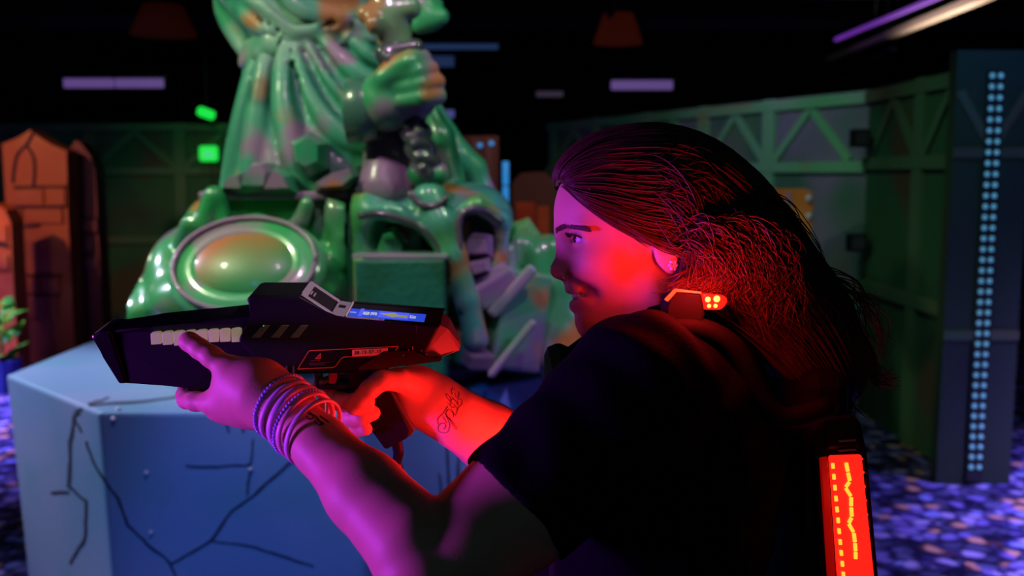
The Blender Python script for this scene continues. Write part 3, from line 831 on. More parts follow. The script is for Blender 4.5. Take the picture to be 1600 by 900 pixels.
# robe: waisted cone with deep folds
wa, hem = S(505, 80), S(528, 305)
def robe_vol():
    lo, hi = bounds([S(315, -25), S(760, 310)], .02); lo[1] = SY - .62; hi[1] = SY + .5; hi[2] = S(500, -25).z
    v = Vol(lo, hi, .0105)
    zs = np.array([S(500, y).z for y in (310, 250, 190, 130, 90, 70, 40, 0, -40)])
    L = np.array([S(x, 100).x for x in (343, 355, 367, 380, 385, 382, 366, 345, 325)])
    R = np.array([S(x, 100).x for x in (742, 722, 700, 668, 645, 642, 646, 650, 655)])
    o = np.argsort(zs); zs, L, R = zs[o], L[o], R[o]
    def fn(X, Y, Z):
        l = np.interp(Z, zs, L); r = np.interp(Z, zs, R); c = (l + r) / 2; a = (r - l) / 2
        bdep = a * .82
        x = (X - c) / a; y = (Y - SY) / bdep
        th = np.arctan2(y, x); q = np.sqrt(x * x + y * y)
        low = np.clip((S(500, 75).z - Z) / .5, 0, 1)
        fold = low * (.022 * np.sin(th * 7 + 1.5 * np.sin(th * 2) + Z * 1.1))
        up_ = np.clip((Z - S(500, 78).z) / .15, 0, 1)
        fold = fold + up_ * .04 * np.sin(th * 6 + Z * 16)
        return (q - 1 - fold) * np.minimum(a, bdep) * .8
    v.op(fn, lo, hi)
    return v, L, R, zs
v, L_, R_, zs_ = robe_vol()
def fr(px, py, out=0.):
    """front surface of the robe cone"""
    z = AY(px, py, SY - .3).z
    l, r = np.interp(z, zs_, L_), np.interp(z, zs_, R_); c, a_ = (l + r) / 2, (r - l) / 2
    y = SY
    for _ in range(6):
        x = AY(px, py, y).x; u_ = min(.98, abs((x - c) / a_)); y = SY - a_ * .82 * math.sqrt(1 - u_ * u_)
    return AY(px, py, y - out)
def fold(pts, r, k=.03, out=0., mode='u', tip=.6):
    P = spline([fr(x, y, out) for x, y in pts], 4); n = len(P)
    v.chain([(p, r * (tip + (1 - tip) * math.sin(math.pi * min(1, .1 + i / (n - 1))))) for i, p in enumerate(P)], k, None, mode)
# broad hanging folds, then the valleys between them
for pts, r in (([(398, 95), (382, 170), (365, 240), (352, 300)], .034), ([(418, 88), (405, 170), (396, 240), (385, 298)], .046), ([(446, 82), (446, 160), (456, 230), (470, 296)], .050),
               ([(462, 80), (488, 150), (530, 205), (590, 232), (640, 225)], .040), ([(482, 74), (520, 130), (566, 176), (600, 186)], .030),
               ([(505, 64), (545, 104), (585, 132), (620, 126)], .040), ([(545, 60), (580, 92), (612, 104), (636, 92)], .034),
               ([(648, 150), (668, 215), (690, 290)], .034), ([(662, 140), (696, 215), (722, 285)], .036),
               ([(372, 16), (420, 44), (490, 44), (570, 24)], .034), ([(440, -10), (480, 20), (545, 26)], .034), ([(344, 0), (362, 40), (382, 84)], .034), ([(392, 0), (436, 22), (466, 52)], .028)):
    fold(pts, r, .022)
for pts, r in (([(408, 92), (392, 170), (376, 240), (362, 304)], .016), ([(434, 84), (428, 160), (428, 230), (438, 304)], .020), ([(458, 84), (470, 160), (500, 220), (560, 262)], .020),
               ([(474, 78), (510, 150), (560, 195), (620, 205)], .018), ([(496, 70), (540, 135), (590, 158), (626, 150)], .020), ([(528, 62), (566, 100), (604, 118)], .014),
               ([(656, 150), (682, 215), (706, 290)], .016), ([(380, 240), (372, 304), (370, 312)], .012), ([(400, 30), (450, 50), (520, 36)], .014), ([(420, 0), (462, 30), (520, 36)], .014)):
    fold(pts, r, .016, .012, 's', .5)
vmesh(v, 'robe', ROBE)
# sash
lo, hi = bounds([fr(380, 100), fr(610, 40)], .12); v = Vol(lo, hi, .009)
for pts, r in (([(383, 98), (410, 84), (450, 72), (510, 62), (580, 58)], .026), ([(385, 84), (420, 70), (470, 56), (530, 46), (600, 44)], .026), ([(388, 70), (420, 58), (470, 44), (540, 36), (596, 34)], .02)):
    v.chain([(fr(x, y, .012), r) for x, y in pts], .02)
vmesh(v, 'sash', mottled('statue_paint_sash', (.16, .40, .26), [((.34, .26, .32), 6, .48, .6, 2), ((.04, .38, .2), 5, .55, .68, 4)], .35, .5))

# gauntlet and fist gripping the mace shaft
lo, hi = bounds([S(530, 70, -.75), S(715, 215, -.3)], .03); v = Vol(lo, hi, .0075)
fy = -.56
v.chain([(S(562, 166, fy + .05), 32 * K), (S(606, 158, fy), 37 * K), (S(640, 150, fy), 36 * K)], .03)
v.ell(S(622, 134, fy + .02), (34 * K, .08, 26 * K), .02)
for i, (x0_, y0_, x1_, y1_) in enumerate(((612, 103, 660, 94), (620, 118, 672, 108), (622, 138, 682, 128), (625, 158, 684, 150))):
    v.chain([(S(x0_, y0_, fy - .08), 9 * K), (S((x0_ + x1_) / 2 + 6, (y0_ + y1_) / 2 - 2, fy - .125), 11 * K), (S(x1_, y1_, fy - .07), 11.5 * K), (S(x1_ - 2, y1_ + 4, fy + .03), 10 * K)], .004, .01)
v.chain([(S(600, 122, fy - .08), 14 * K), (S(640, 96, fy - .1), 13 * K), (S(662, 88, fy - .06), 9 * K)], .01, .03)
vmesh(v, 'gauntlet', STAT)
lo, hi = bounds([S(535, 130, fy - .2), S(590, 215, fy + .2)], .03); v = Vol(lo, hi, .008)
v.cap(S(548, 176, fy + .06), S(572, 170, fy + .04), 44 * K, 46 * K, .01)
v.cap(S(530, 180, fy + .06), S(553, 175, fy + .05), 33 * K, 35 * K, .01, 's')
vmesh(v, 'cuff', mottled('statue_paint_cuff', (.05, .16, .11), [((.14, .09, .16), 6, .45, .6, 3)], .3, .8))
# weapon: grip, collar, twisted shaft, end knob
lo, hi = bounds([S(560, -20, fy), S(720, 300, fy)], .12); v = Vol(lo, hi, .008)
v.chain([(S(604, -20, fy - .02), 24 * K), (S(610, 30, fy - .02), 26 * K), (S(618, 66, fy - .02), 22 * K)], .02)
v.cap(S(572, 22, fy - .05), S(640, 12, fy - .05), 13 * K, 15 * K, .015)
v.ell(S(585, 38, fy - .08), (12 * K, .04, 14 * K), .01)
vmesh(v, 'hilt', mottled('statue_paint_hilt', (.16, .32, .16), [((.34, .17, .06), 5, .5, .62, 1), ((.05, .4, .28), 5, .55, .66, 2)], .3, .7))
lo, hi = bounds([S(580, 60, fy), S(680, 120, fy)], .12); v = Vol(lo, hi, .007)
for a_, b2, c_, d_, r in ((598, 82, 650, 74, 11), (600, 92, 648, 88, 10)):
    v.cap(S(a_, b2, fy - .07), S(c_, d_, fy - .07), r * K, r * K, .01)
v.ell(S(646, 76, fy - .07), (9 * K,) * 3, .005)
v.cap(S(606, 88, fy - .1), S(614, 108, fy - .1), 6 * K, 6 * K, .005)
vmesh(v, 'collar', DARKG)
lo, hi = bounds([S(610, 180, fy), S(700, 275, fy)], .1); v = Vol(lo, hi, .007)
n = 30
for ph in (0, math.pi):
    prev = None
    for i in range(n + 1):
        t = i / n; q = S(640 + 30 * t, 180 + 92 * t, fy); a_ = t * 11 + ph
        q = q + Vector((math.cos(a_) * .03, math.sin(a_) * .03, 0))
        if prev: v.cap(prev, q, 10 * K, 10 * K, .006)
        prev = q
for t in (.08, .28, .5, .72, .9):
    v.ell(S(640 + 30 * t + (7 if t * 10 % 2 < 1 else -7), 180 + 92 * t, fy - .045), (7 * K,) * 3, .004)
vmesh(v, 'twisted_shaft', DARKG)
lo, hi = bounds([S(640, 250, fy), S(705, 300, fy)], .1); v = Vol(lo, hi, .007)
v.cap(S(655, 272, fy), S(684, 272, fy), 17 * K, 16 * K, .01)
v.cap(S(648, 276, fy), S(690, 276, fy), 8 * K, 8 * K, .006)
vmesh(v, 'shaft_knob', STAT)
# second hand / raised forearm at the right of the waist
lo, hi = bounds([S(620, -40, -.3), S(710, 60, .1)], .12); v = Vol(lo, hi, .008)
v.chain([(S(648, -30, -.15), 34 * K), (S(660, 10, -.2), 26 * K), (S(672, 26, -.22), 22 * K)], .02)
v.cap(S(655, 38, -.22), S(688, 26, -.24), 14 * K, 13 * K, .012)
v.cap(S(650, 6, -.24), S(684, 6, -.22), 9 * K, 8 * K, .01)
vmesh(v, 'raised_gauntlet', STAT)
# cloth hanging behind the shaft, and cape edge on the right
lo, hi = bounds([S(560, 180, -.5), S(660, 310, -.2)], .06); v = Vol(lo, hi, .009)
v.chain([(S(608, 195, -.42), 26 * K), (S(606, 240, -.44), 30 * K), (S(602, 290, -.46), 38 * K)], .03)
v.cap(S(634, 200, -.45), S(640, 295, -.48), 9 * K, 11 * K, .02)
vmesh(v, 'hanging_cloth', MAUV)
lo, hi = bounds([S(660, 150, -.3), S(800, 320, .1)], .06); v = Vol(lo, hi, .010)
v.chain([(S(668, 165, -.2), 14 * K), (S(690, 215, -.22), 18 * K), (S(705, 290, -.25), 22 * K)], .03)
v.chain([(S(690, 190, -.1), 14 * K), (S(722, 245, -.12), 17 * K), (S(742, 262, -.12), 16 * K), (S(756, 300, -.12), 18 * K)], .03)
v.cap(S(712, 270, -.2), S(708, 300, -.2), 14 * K, 12 * K, .02)
vmesh(v, 'cape', STAT)

# plinth slab under the robe, with lip
z0 = PH + .05
pl0, pl1 = S(318, 305, -.44), S(565, 305, -.44)
zt = S(400, 302, -.46).z
box('plinth', ((pl0.x + pl1.x) / 2 + .2, SY - .03, (z0 + zt) / 2), (pl1.x - pl0.x + .36, .82, zt - z0), ROCKP, st, bevel=.015)
box('plinth_lip', ((pl0.x + pl1.x) / 2 + .2, SY - .03, zt - .008), (pl1.x - pl0.x + .42, .88, .028), MAUV, st, bevel=.008)
# faceted crystals and stones standing on the plinth
def stone(pts, mat, name='stone', dep=.12, dy=-.3, bevel=.008):
    """irregular faceted stone: a picture outline with a smaller front facet"""
    P = [S(x, y, dy) for x, y in pts]; c = sum(P, Vector()) / len(P)
    bm = bmesh.new()
    vs = [p + Vector((rng.uniform(-.006, .006), rng.uniform(-.02, .02), rng.uniform(-.006, .006))) for p in P]
    vs += [c + (p - c) * .62 + Vector((0, -dep * .55, .006)) for p in P] + [c + (p - c) * .9 + Vector((0, dep, 0)) for p in P]
    for p in vs: bm.verts.new(p)
    bmesh.ops.convex_hull(bm, input=bm.verts)
    return bmobj(name, bm, mat, st, False)
GREY = mottled('statue_paint_greygreen', (.12, .26, .21), [((.03, .34, .14), 5, .52, .64, 2), ((.30, .25, .34), 5, .55, .66, 3)], .32, .6)
stone([(456, 224), (486, 205), (512, 222), (512, 262), (480, 276), (460, 262)], GREY, 'crystal', dy=-.43)
stone([(380, 272), (398, 254), (420, 252), (432, 268), (428, 302), (372, 302)], GREY, dy=-.46)
stone([(418, 284), (434, 260), (456, 276), (468, 302), (410, 304)], STAT, dy=-.46)
stone([(488, 290), (520, 268), (562, 258), (572, 276), (545, 298), (492, 302)], STAT, dy=-.46)
stone([(348, 300), (360, 276), (384, 270), (392, 302)], MAUV, dy=-.44)
stone([(552, 300), (572, 276), (584, 292), (572, 318)], DARKG, dy=-.46)
stone([(586, 278), (625, 268), (640, 288), (590, 298)], GREY, dy=-.46)

# rock mound sweeping down in front and to the left
lo, hi = bounds([S(165, 300, -.75), S(580, 520, .4)], .05); lo[2] = z0 - .02; v = Vol(lo, hi, .0105)
for (x, y, dy, rx, ry, rz, k) in ((420, 450, -.25, 150, 160, 75, .06), (300, 440, -.2, 58, 120, 85, .05), (330, 360, -.2, 34, 80, 50, .04), (255, 480, -.25, 52, 110, 50, .04),
                                  (215, 500, -.2, 42, 110, 30, .04), (245, 455, -.18, 14, 60, 30, .02), (470, 408, -.36, 90, 80, 34, .04), 
                                  (370, 470, -.5, 120, 60, 50, .05), (520, 440, -.35, 45, 60, 80, .04), (512, 366, -.40, 30, 26, 34, .02), (402, 352, -.46, 24, 20, 18, .012), (450, 366, -.46, 22, 20, 16, .012), (336, 345, -.44, 14, 20, 34, .012), (520, 340, -.46, 12, 20, 34, .01)):
    v.ell(S(x, y, dy), (rx * K, ry * K, rz * K), k)
for pts, r in (([(335, 306), (318, 350), (290, 400), (275, 460), (262, 500)], 15), ([(300, 350), (280, 395), (265, 430), (255, 500)], 15), ([(345, 310), (352, 350), (330, 375)], 10),
               ([(272, 405), (262, 440), (268, 500)], 12), ([(245, 435), (240, 470), (232, 500)], 12), ([(228, 455), (205, 480), (182, 505)], 11), ([(238, 448), (222, 475), (206, 505)], 9),
               ([(480, 318), (470, 345), (450, 362)], 11), ([(530, 330), (535, 370), (528, 410)], 14),
               ([(510, 410), (520, 450), (515, 500)], 14), ([(300, 470), (305, 500), (300, 520)], 16)):
    v.chain([(S(x, y, -.48 + .12 * (x < 300)), r * K) for x, y in pts], .012)
vmesh(v, 'rock_mound', ROCKP)
# round shield leaning on the mound
sc_ = S(384, 416, -.66)
ax = Vector((1, 0, -.04)).normalized(); nrm = Vector((-.05, -.80, .60)).normalized(); ay = nrm.cross(ax).normalized(); ax = ay.cross(nrm)
rot = [tuple(ax), tuple(ay), tuple(nrm)]
lo, hi = np.array(tuple(sc_)) - .30, np.array(tuple(sc_)) + .30
v = Vol(lo, hi, .0075)
v.ell(sc_ - nrm * .02, (.262, .200, .06), .01, 'u', rot)
v.ell(sc_ + nrm * .055, (.205, .150, .055), .012, 's', rot)
vmesh(v, 'shield_rim', mottled('statue_paint_shield_rim', (.05, .44, .13), [((.30, .26, .28), 5, .52, .63, 2), ((.10, .5, .2), 6, .5, .6, 5)], .28, .8))
v = Vol(lo, hi, .0075)
v.ell(sc_ - nrm * .01, (.188, .134, .056), .01, 'u', rot)
V_, F_ = v.mesh(1)
q_ = (V_ - np.array(tuple(sc_))); g_ = np.clip((q_ @ np.array(tuple(ay))) / .13 * .55 - (q_ @ np.array(tuple(ax))) / .18 * .45 + .45 + .08 * np.sin(V_[:, 0] * 30), 0, 1)[:, None] ** 1.5
t_ = (1 - g_) * np.array([.05, .34, .10, 1]) + g_ * np.array([.50, .17, .05, 1])
arrmesh('shield_boss', V_, F_, M('statue_paint_boss_airbrush', (.1, .3, .1), .4, attr='tint', coat=.2), st, t_)
ring = [sc_ + ax * (.232 * math.cos(a_)) + ay * (.176 * math.sin(a_)) + nrm * .020 for a_ in np.linspace(0, 2 * math.pi, 33)]
tube('shield_ring', ring, .009, MAUV, st, 8, 1)

# planked teal block
c0, c1 = S(556, 405, -.66), S(697, 520, -.66)
bx = Vector(((c0.x + c1.x) / 2, SY - .56, (c0.z + z0) / 2))
W_, H_ = c1.x - c0.x, c0.z - z0
box('stone_chest', bx + Vector((0, -.02, 0)), (W_, .22, H_), TEALB, st, bevel=.008)
box('corner_post', (c0.x + .012, SY - .67, (c0.z + z0) / 2), (.034, .03, H_ + .01), mottled('statue_paint_lime', (.16, .36, .07), [((.3, .25, .1), 5, .5, .6, 1)], .35, .6), st, bevel=.006)
box('chest_lid', (bx.x, SY - .57, c0.z + .008), (W_ + .02, .21, .02), GREY, st, bevel=.006)

# great helmet
lo, hi = bounds([S(540, 280, -.9), S(800, 560, .1)], .05); lo[2] = z0 - .02; v = Vol(lo, hi, .0085)
hy = -.30
v.ell(S(668, 345, hy), (122 * K, .26, 62 * K), .03)
v.ell(S(590, 330, hy - .1), (44 * K, .17, 44 * K), .04)
v.ell(S(750, 335, hy - .06), (42 * K, .17, 40 * K), .04)
v.rbox(S(668, 400, hy), (112 * K, .2, 60 * K), .05, .04)
v.ell(S(622, 385, hy - .26), (44 * K, .15, 46 * K), .02, 's')
v.ell(S(744, 380, hy - .24), (28 * K, .15, 50 * K), .02, 's')
v.chain([(S(672, 310, hy - .26), 24 * K), (S(690, 350, hy - .29), 22 * K), (S(708, 400, hy - .30), 18 * K), (S(730, 470, hy - .30), 16 * K), (S(744, 530, hy - .30), 17 * K)], .02)
v.chain([(S(566, 330, hy - .22), 12 * K), (S(610, 330, hy - .29), 13 * K), (S(656, 345, hy - .28), 12 * K), (S(690, 385, hy - .28), 9 * K), (S(715, 440, hy - .28), 9 * K)], .012)
v.chain([(S(716, 330, hy - .25), 9 * K), (S(745, 320, hy - .25), 11 * K), (S(784, 345, hy - .18), 12 * K), (S(782, 400, hy - .14), 10 * K), (S(775, 440, hy - .14), 9 * K)], .012)
vmesh(v, 'helmet', mottled('statue_paint_helmet', (.06, .33, .22), [((.07, .36, .09), 3.4, .5, .6, 6), ((.10, .26, .27), 4, .54, .66, 2), ((.42, .17, .05), 4.6, .56, .66, 4), ((.24, .2, .28), 5, .6, .7, 8)], .3, .7))
# dark painted straps around the helmet openings
for pts in ([(560, 338), (590, 334), (628, 342), (662, 358), (690, 392), (712, 440), (724, 490)], [(718, 395), (717, 345), (735, 326), (760, 330), (786, 348)], [(640, 300), (655, 318), (680, 322), (700, 308)]):
    tube('helmet_edge', [S(x, y, hy - .325 + (.05 if x > 755 else 0)) for x, y in pts], 5 * K, DARKG, st, 7, 4)
# contents seen through the openings
stone([(588, 400), (596, 364), (618, 356), (640, 386), (636, 408)], STAT, 'stone', dy=hy - .2)
stone([(628, 404), (646, 352), (662, 360), (668, 404)], TEALB, 'stone', dy=hy - .14)
stone([(722, 380), (738, 360), (770, 366), (772, 402), (724, 404)], MAUV, 'stone', dy=hy - .18)
stone([(728, 412), (764, 404), (766, 424), (738, 434)], MAUV, 'stone', dy=hy - .22)

# right-hand rubble: leaning block, shards, drips
def block(c, sx, sy, sz, rz, ry, rx, mat, name):
    R = (Matrix.Rotation(rz, 3, 'Z') @ Matrix.Rotation(ry, 3, 'Y') @ Matrix.Rotation(rx, 3, 'X'))
    return box(name, c, (sx, sy, sz), mat, st, tuple(R.col[i].copy() for i in range(3)), .012)
RUB = mottled('statue_paint_rubble', (.06, .30, .12), [((.15, .13, .2), 4, .48, .6, 6), ((.36, .15, .05), 4.4, .60, .70, 2), ((.05, .3, .2), 4, .55, .66, 3)], .26, .9)
block(S(795, 500, -.42), .19, .20, .34, .5, .22, -.1, RUB, 'leaning_block')
block(S(768, 445, -.50), .16, .12, .09, .3, -.5, .2, MAUV, 'broken_slab')
block(S(720, 540, -.52), .12, .12, .11, .2, .3, .1, TEALB, 'rubble_stone')
block(S(800, 455, -.55), .04, .03, .22, .2, .75, 0, MAUV, 'broken_edge')
block(S(800, 545, -.60), .028, .03, .24, .2, .70, 0, MAUV, 'broken_edge')
block(S(745, 560, -.58), .09, .1, .06, .5, .1, .2, SLABM, 'rubble_stone')
lo, hi = bounds([S(690, 330, -.7), S(905, 570, .1)], .05); lo[2] = z0 - .02; v = Vol(lo, hi, .009)
for pts, r in (([(764, 390), (770, 440), (764, 500), (770, 560)], 13), ([(748, 400), (750, 470), (756, 530)], 10), ([(792, 395), (796, 440), (800, 470)], 13), ([(842, 400), (848, 450), (852, 500), (856, 560)], 20),
               ([(868, 390), (872, 450), (876, 520), (880, 570)], 22), ([(856, 385), (858, 420), (862, 470), (858, 540)], 13), ([(884, 420), (892, 500), (896, 565)], 16), ([(700, 470), (706, 510), (712, 545)], 10)):
    v.chain([(S(x, y, -.30 - .0006 * (y - 390)), r * K) for x, y in pts], .02)
v.ell(S(790, 540, -.25), (110 * K, .2, 40 * K), .04)
v.ell(S(862, 560, -.3), (40 * K, .14, 24 * K), .03)
v.rbox(S(830, 440, -.22), (30 * K, .1, 70 * K), .03, .03)
vmesh(v, 'dripping_rock', ROCKP)
stone([(790, 372), (800, 352), (828, 342), (842, 365), (842, 410), (800, 412)], mottled('statue_paint_shard', (.09, .45, .12), [((.2, .4, .1), 5, .5, .65, 2)], .25, .8), 'shard', dy=-.26, dep=.08)
stone([(842, 392), (852, 378), (885, 378), (892, 410), (845, 412)], STAT, 'shard', dy=-.24, dep=.08)

# ================================================================== PERSON
# ---- head, in head coordinates: x forward, y towards the subject's left, z up
OH = A(1000, 380, 1.17)
yaw = math.radians(3)
hF = (-RT * math.cos(yaw) - FW * math.sin(yaw)); hU = UP.copy(); hL = hU.cross(hF).normalized()
HM = np.array([tuple(hF), tuple(hL), tuple(hU)])
def hw(P): return np.asarray(P, float) @ HM + np.array(tuple(OH))
def hv(f, l, u): return Vector(hw([(f, l, u)])[0])
v = Vol((-.115, -.095, -.20), (.118, .095, .145), .00135)
v.ell((.000, 0, .040), (.0955, .074, .088), .01)
v.ell((.050, 0, .030), (.0475, .058, .058), .02)             # forehead
v.ell((.034, 0, -.025), (.0535, .058, .072), .022)            # face mass
for s_ in (-1, 1):
    v.cap((-.008, s_ * .047, -.065), (.045, s_ * .020, -.094), .018, .015, .025)   # jaw
    v.ell((.053, s_ * .036, -.024), (.027, .024, .022), .018)                       # cheek
    v.ell((.068, s_ * .027, -.036), (.016, .014, .013), .014)                       # smile apple
    v.cap((.086, s_ * .010, .0135), (.070, s_ * .046, .0145), .0095, .008, .014)    # brow ridge
v.ell((.050, 0, -.056), (.034, .032, .030), .016)             # muzzle
v.ell((.0560, 0, -.0925), (.0185, .020, .0165), .016)         # chin
v.ell((.035, 0, -.100), (.028, .03, .012), .02)
for s_ in (-1, 1):
    v.ell((.092, s_ * .0345, .003), (.0195, .0175, .0112), .012, 's')
# nose
v.cap((.0870, 0, .004), (.0925, 0, -.0265), .0072, .0095, .012)
v.ell((.0945, 0, -.0325), (.0112, .0112, .0098), .008)
for s_ in (-1, 1):
    v.ell((.0835, s_ * .0125, -.0358), (.0112, .0068, .0082), .0035)
    v.ell((.0865, s_ * .0056, -.0435), (.0055, .0032, .0034), .003, 's')
v.cap((.0830, 0, -.0405), (.0805, 0, -.047), .0060, .0055, .008)
# mouth: hollow, then lips
def arc(pts): return spline([(f, l, u) for f, l, u in pts], 4)
for s_ in (-1, 1):
    mc_ = [((.0580, s_ * .0372, -.0562), .0014), ((.0665, s_ * .0290, -.0590), .0034), ((.0740, s_ * .0190, -.0612), .0056), ((.0800, s_ * .0080, -.0626), .0068), ((.0820, 0, -.0630), .0070)]
    v.chain(mc_, .002, None, 's'); v.chain([((f - .008, l * .9, u), r) for (f, l, u), r in mc_], .002, None, 's')
up_ = arc([(.0570, -.0378, -.0552), (.0710, -.0225, -.0548), (.0802, -.006, -.0526), (.0812, 0, -.0532), (.0802, .006, -.0526), (.0710, .0225, -.0548), (.0570, .0378, -.0552)])
for i in range(len(up_) - 1):
    r = .0024 + .0024 * (1 - abs(i / (len(up_) - 2) * 2 - 1)) ** .6
    v.cap(up_[i], up_[i + 1], r, r, .004)
lwp = arc([(.0570, -.0378, -.0562), (.0670, -.0240, -.0672), (.0740, -.008, -.0728), (.0752, 0, -.0734), (.0740, .008, -.0728), (.0670, .0240, -.0672), (.0570, .0378, -.0562)])
for i in range(len(lwp) - 1):
    r = .0024 + .0032 * (1 - abs(i / (len(lwp) - 2) * 2 - 1)) ** .7
    v.cap(lwp[i], lwp[i + 1], r, r, .005)
for s_ in (-1, 1):
    v.cap((.084, s_ * .0225, -.038), (.0635, s_ * .0425, -.060), .0040, .0040, .014, 's')   # smile fold, very shallow
    # eyelids
    v.ell((.0700, s_ * .0325, .0033), (.0140, .0142, .0132), .005)
    ch_ = spline([(.0815, s_ * .0195, .0020), (.0835, s_ * .0265, .0036), (.0825, s_ * .0350, .0042), (.0775, s_ * .0420, .0036), (.0700, s_ * .0470, .0018)], 3)
    for i_ in range(len(ch_) - 1):
        f_ = i_ / (len(ch_) - 2); r_ = .0012 + .0038 * math.sin(math.pi * (.06 + .88 * f_)) ** .8
        v.cap(ch_[i_], ch_[i_ + 1], r_, r_, .0015, 's')
    v.cap((.0845, s_ * .022, .0092), (.0765, s_ * .0445, .0080), .0020, .0018, .003)      # upper lid fold
    # ear
    v.ell((-.018, s_ * .072, -.004), (.016, .007, .028), .008, 'u', [(.95, s_ * -.3, .1), (s_ * .3, .95, 0), (-.1, 0, 1)])
    v.ell((-.014, s_ * .078, .000), (.008, .005, .014), .004, 's')
    v.ell((-.022, s_ * .070, -.028), (.008, .006, .009), .006)
# neck
v.cap((-.022, 0, -.06), (-.060, 0, -.215), .048, .056, .03)
Vh, Fh = v.mesh(1)
tint = np.tile(np.array([.60, .335, .225, 1.]), (len(Vh), 1))
def lipmask(pts, rad):
    d = np.full(len(Vh), 9.)
    for p in pts: d = np.minimum(d, np.linalg.norm(Vh - p, axis=1))
    return np.clip(1.3 - d / rad, 0, 1)
m = np.maximum(lipmask(up_, .0058), lipmask(lwp, .0068))[:, None]
tint = tint * (1 - m) + m * np.array([.50, .16, .14, 1.])
inside = ((Vh[:, 0] < .068) & (np.abs(Vh[:, 1]) < .024) & (Vh[:, 2] < -.055) & (Vh[:, 2] > -.067) & (Vh[:, 0] > .04))
tint[inside] = (.12, .03, .03, 1)
lidm = np.clip(1 - np.abs(Vh[:, 2] - .0085) / .003, 0, 1) * (np.abs(np.abs(Vh[:, 1]) - .032) < .0125) * (Vh[:, 0] > .07)
tint[:, :3] *= (1 - .5 * lidm)[:, None]
parts = [(hw(Vh), Fh, tint)]

# ---- arms and hands, world coordinates
def arm(vol, pts, k=.02): vol.chain(pts, k)
LS, LM, LE = A(1000, 605, 1.0), A(800, 800, .95), A(668, 900, .905)
larm = [(LS, .060), (LM, .0560), (A(735, 852, .925), .050), (LE, .0455)]
lfor = [(LE, .0455), (A(648, 850, .915), .0445), (A(570, 768, .955), .0375), (A(503, 698, .995), .0280), (A(457, 650, 1.022), .0245), (A(438, 635, 1.032), .0255)]
lh = []
allp = [p for p, r in larm + lfor] + [A(280, 500, 1.0), A(300, 660, 1.17), A(440, 560, 1.17)]
lo, hi = bounds(allp, .07)
v = Vol(lo, hi, .0018)
arm(v, larm, .02); v.chain(lfor[:3], .004); v.chain(lfor[2:], .012)
# back of hand / palm
v.chain([(A(440, 634, 1.032), .0258), (A(405, 612, 1.040), .0285), (A(368, 608, 1.050), .0250)], .02)
v.chain([(A(430, 632, 1.045), .022), (A(390, 634, 1.055), .020), (A(355, 634, 1.060), .0155)], .016)
# thumb
v.chain([(A(402, 598, 1.036), .019), (A(362, 580, 1.040), .0135), (A(330, 557, 1.046), .0108), (A(312, 545, 1.052), .0102), (A(295, 533, 1.058), .0090)], .006, .02)
v.ell(A(296, 534, 1.056), (.0108, .009, .0100), .006)
# fingers wrapping under the fore-end to its far side
v.chain([(A(372, 626, 1.052), .0165), (A(332, 629, 1.058), .0115), (A(305, 627, 1.070), .0102), (A(291, 625, 1.092), .0092), (A(288, 618, 1.130), .0088), (A(290, 596, 1.158), .0082)], .005, .016)
v.chain([(A(392, 634, 1.056), .0160), (A(352, 643, 1.068), .0115), (A(338, 642, 1.092), .0102), (A(334, 634, 1.130), .0095), (A(336, 604, 1.162), .0086)], .005, .014)
v.chain([(A(410, 636, 1.056), .0150), (A(382, 645, 1.078), .0110), (A(372, 642, 1.102), .0100), (A(368, 632, 1.136), .0092), (A(370, 604, 1.166), .0084)], .005, .014)
v.chain([(A(425, 636, 1.058), .0140), (A(408, 643, 1.085), .0100), (A(402, 638, 1.112), .0090), (A(400, 624, 1.142), .0082), (A(401, 604, 1.160), .0076)], .005, .014)
Vl, Fl = v.mesh(1)
tl_ = np.tile(np.array([.60, .335, .225, 1.]), (len(Vl), 1))
parts.append((Vl, Fl, tl_))

RS, RE, RW = A(1015, 575, 1.30), A(905, 768, 1.225), A(674, 628, 1.146)
rarm = [(RS, .058), (A(960, 670, 1.27), .052), (RE, .047)]
rfor = [(RE, .047), (A(835, 724, 1.20), .0440), (A(760, 680, 1.165), .0365), (A(712, 652, 1.148), .0300), (RW, .0275), (A(652, 618, 1.144), .0275)]
lo, hi = bounds([p for p, r in rarm + rfor] + [A(490, 570, 1.06), A(490, 690, 1.06), A(560, 600, 1.22)], .065)
v = Vol(lo, hi, .0018)
arm(v, rarm, .02); arm(v, rfor, .02)
v.chain([(RW, .0275), (A(644, 612, 1.148), .0265), (A(616, 612, 1.164), .0200), (A(586, 614, 1.180), .0160)], .015)
v.ell(A(655, 632, 1.146), (.022, .020, .019), .014)                           # heel of the hand
v.chain([(A(656, 604, 1.134), .0180), (A(622, 593, 1.104), .0130), (A(596, 594, 1.088), .0115), (A(578, 608, 1.084), .0108), (A(564, 624, 1.086), .0103), (A(553, 637, 1.089), .0088)], .0035, .012)
for pts in (
    [(A(585, 610, 1.175), .0145), (A(540, 612, 1.168), .0112), (A(526, 621, 1.138), .0108), (A(533, 628, 1.107), .0102), (A(552, 629, 1.095), .0096), (A(574, 628, 1.098), .0086)],
    [(A(598, 626, 1.178), .0145), (A(562, 638, 1.172), .0110), (A(546, 648, 1.142), .0105), (A(551, 652, 1.114), .0102), (A(566, 650, 1.104), .0098), (A(582, 645, 1.107), .0090)],
    [(A(610, 640, 1.176), .0135), (A(578, 656, 1.172), .0098), (A(560, 664, 1.146), .0092), (A(559, 669, 1.122), .0088), (A(571, 669, 1.114), .0083)],
    [(A(590, 600, 1.172), .0145), (A(548, 596, 1.158), .0105), (A(520, 598, 1.136), .0094), (A(500, 602, 1.118), .0085)]):
    v.chain(pts, .004, .014)
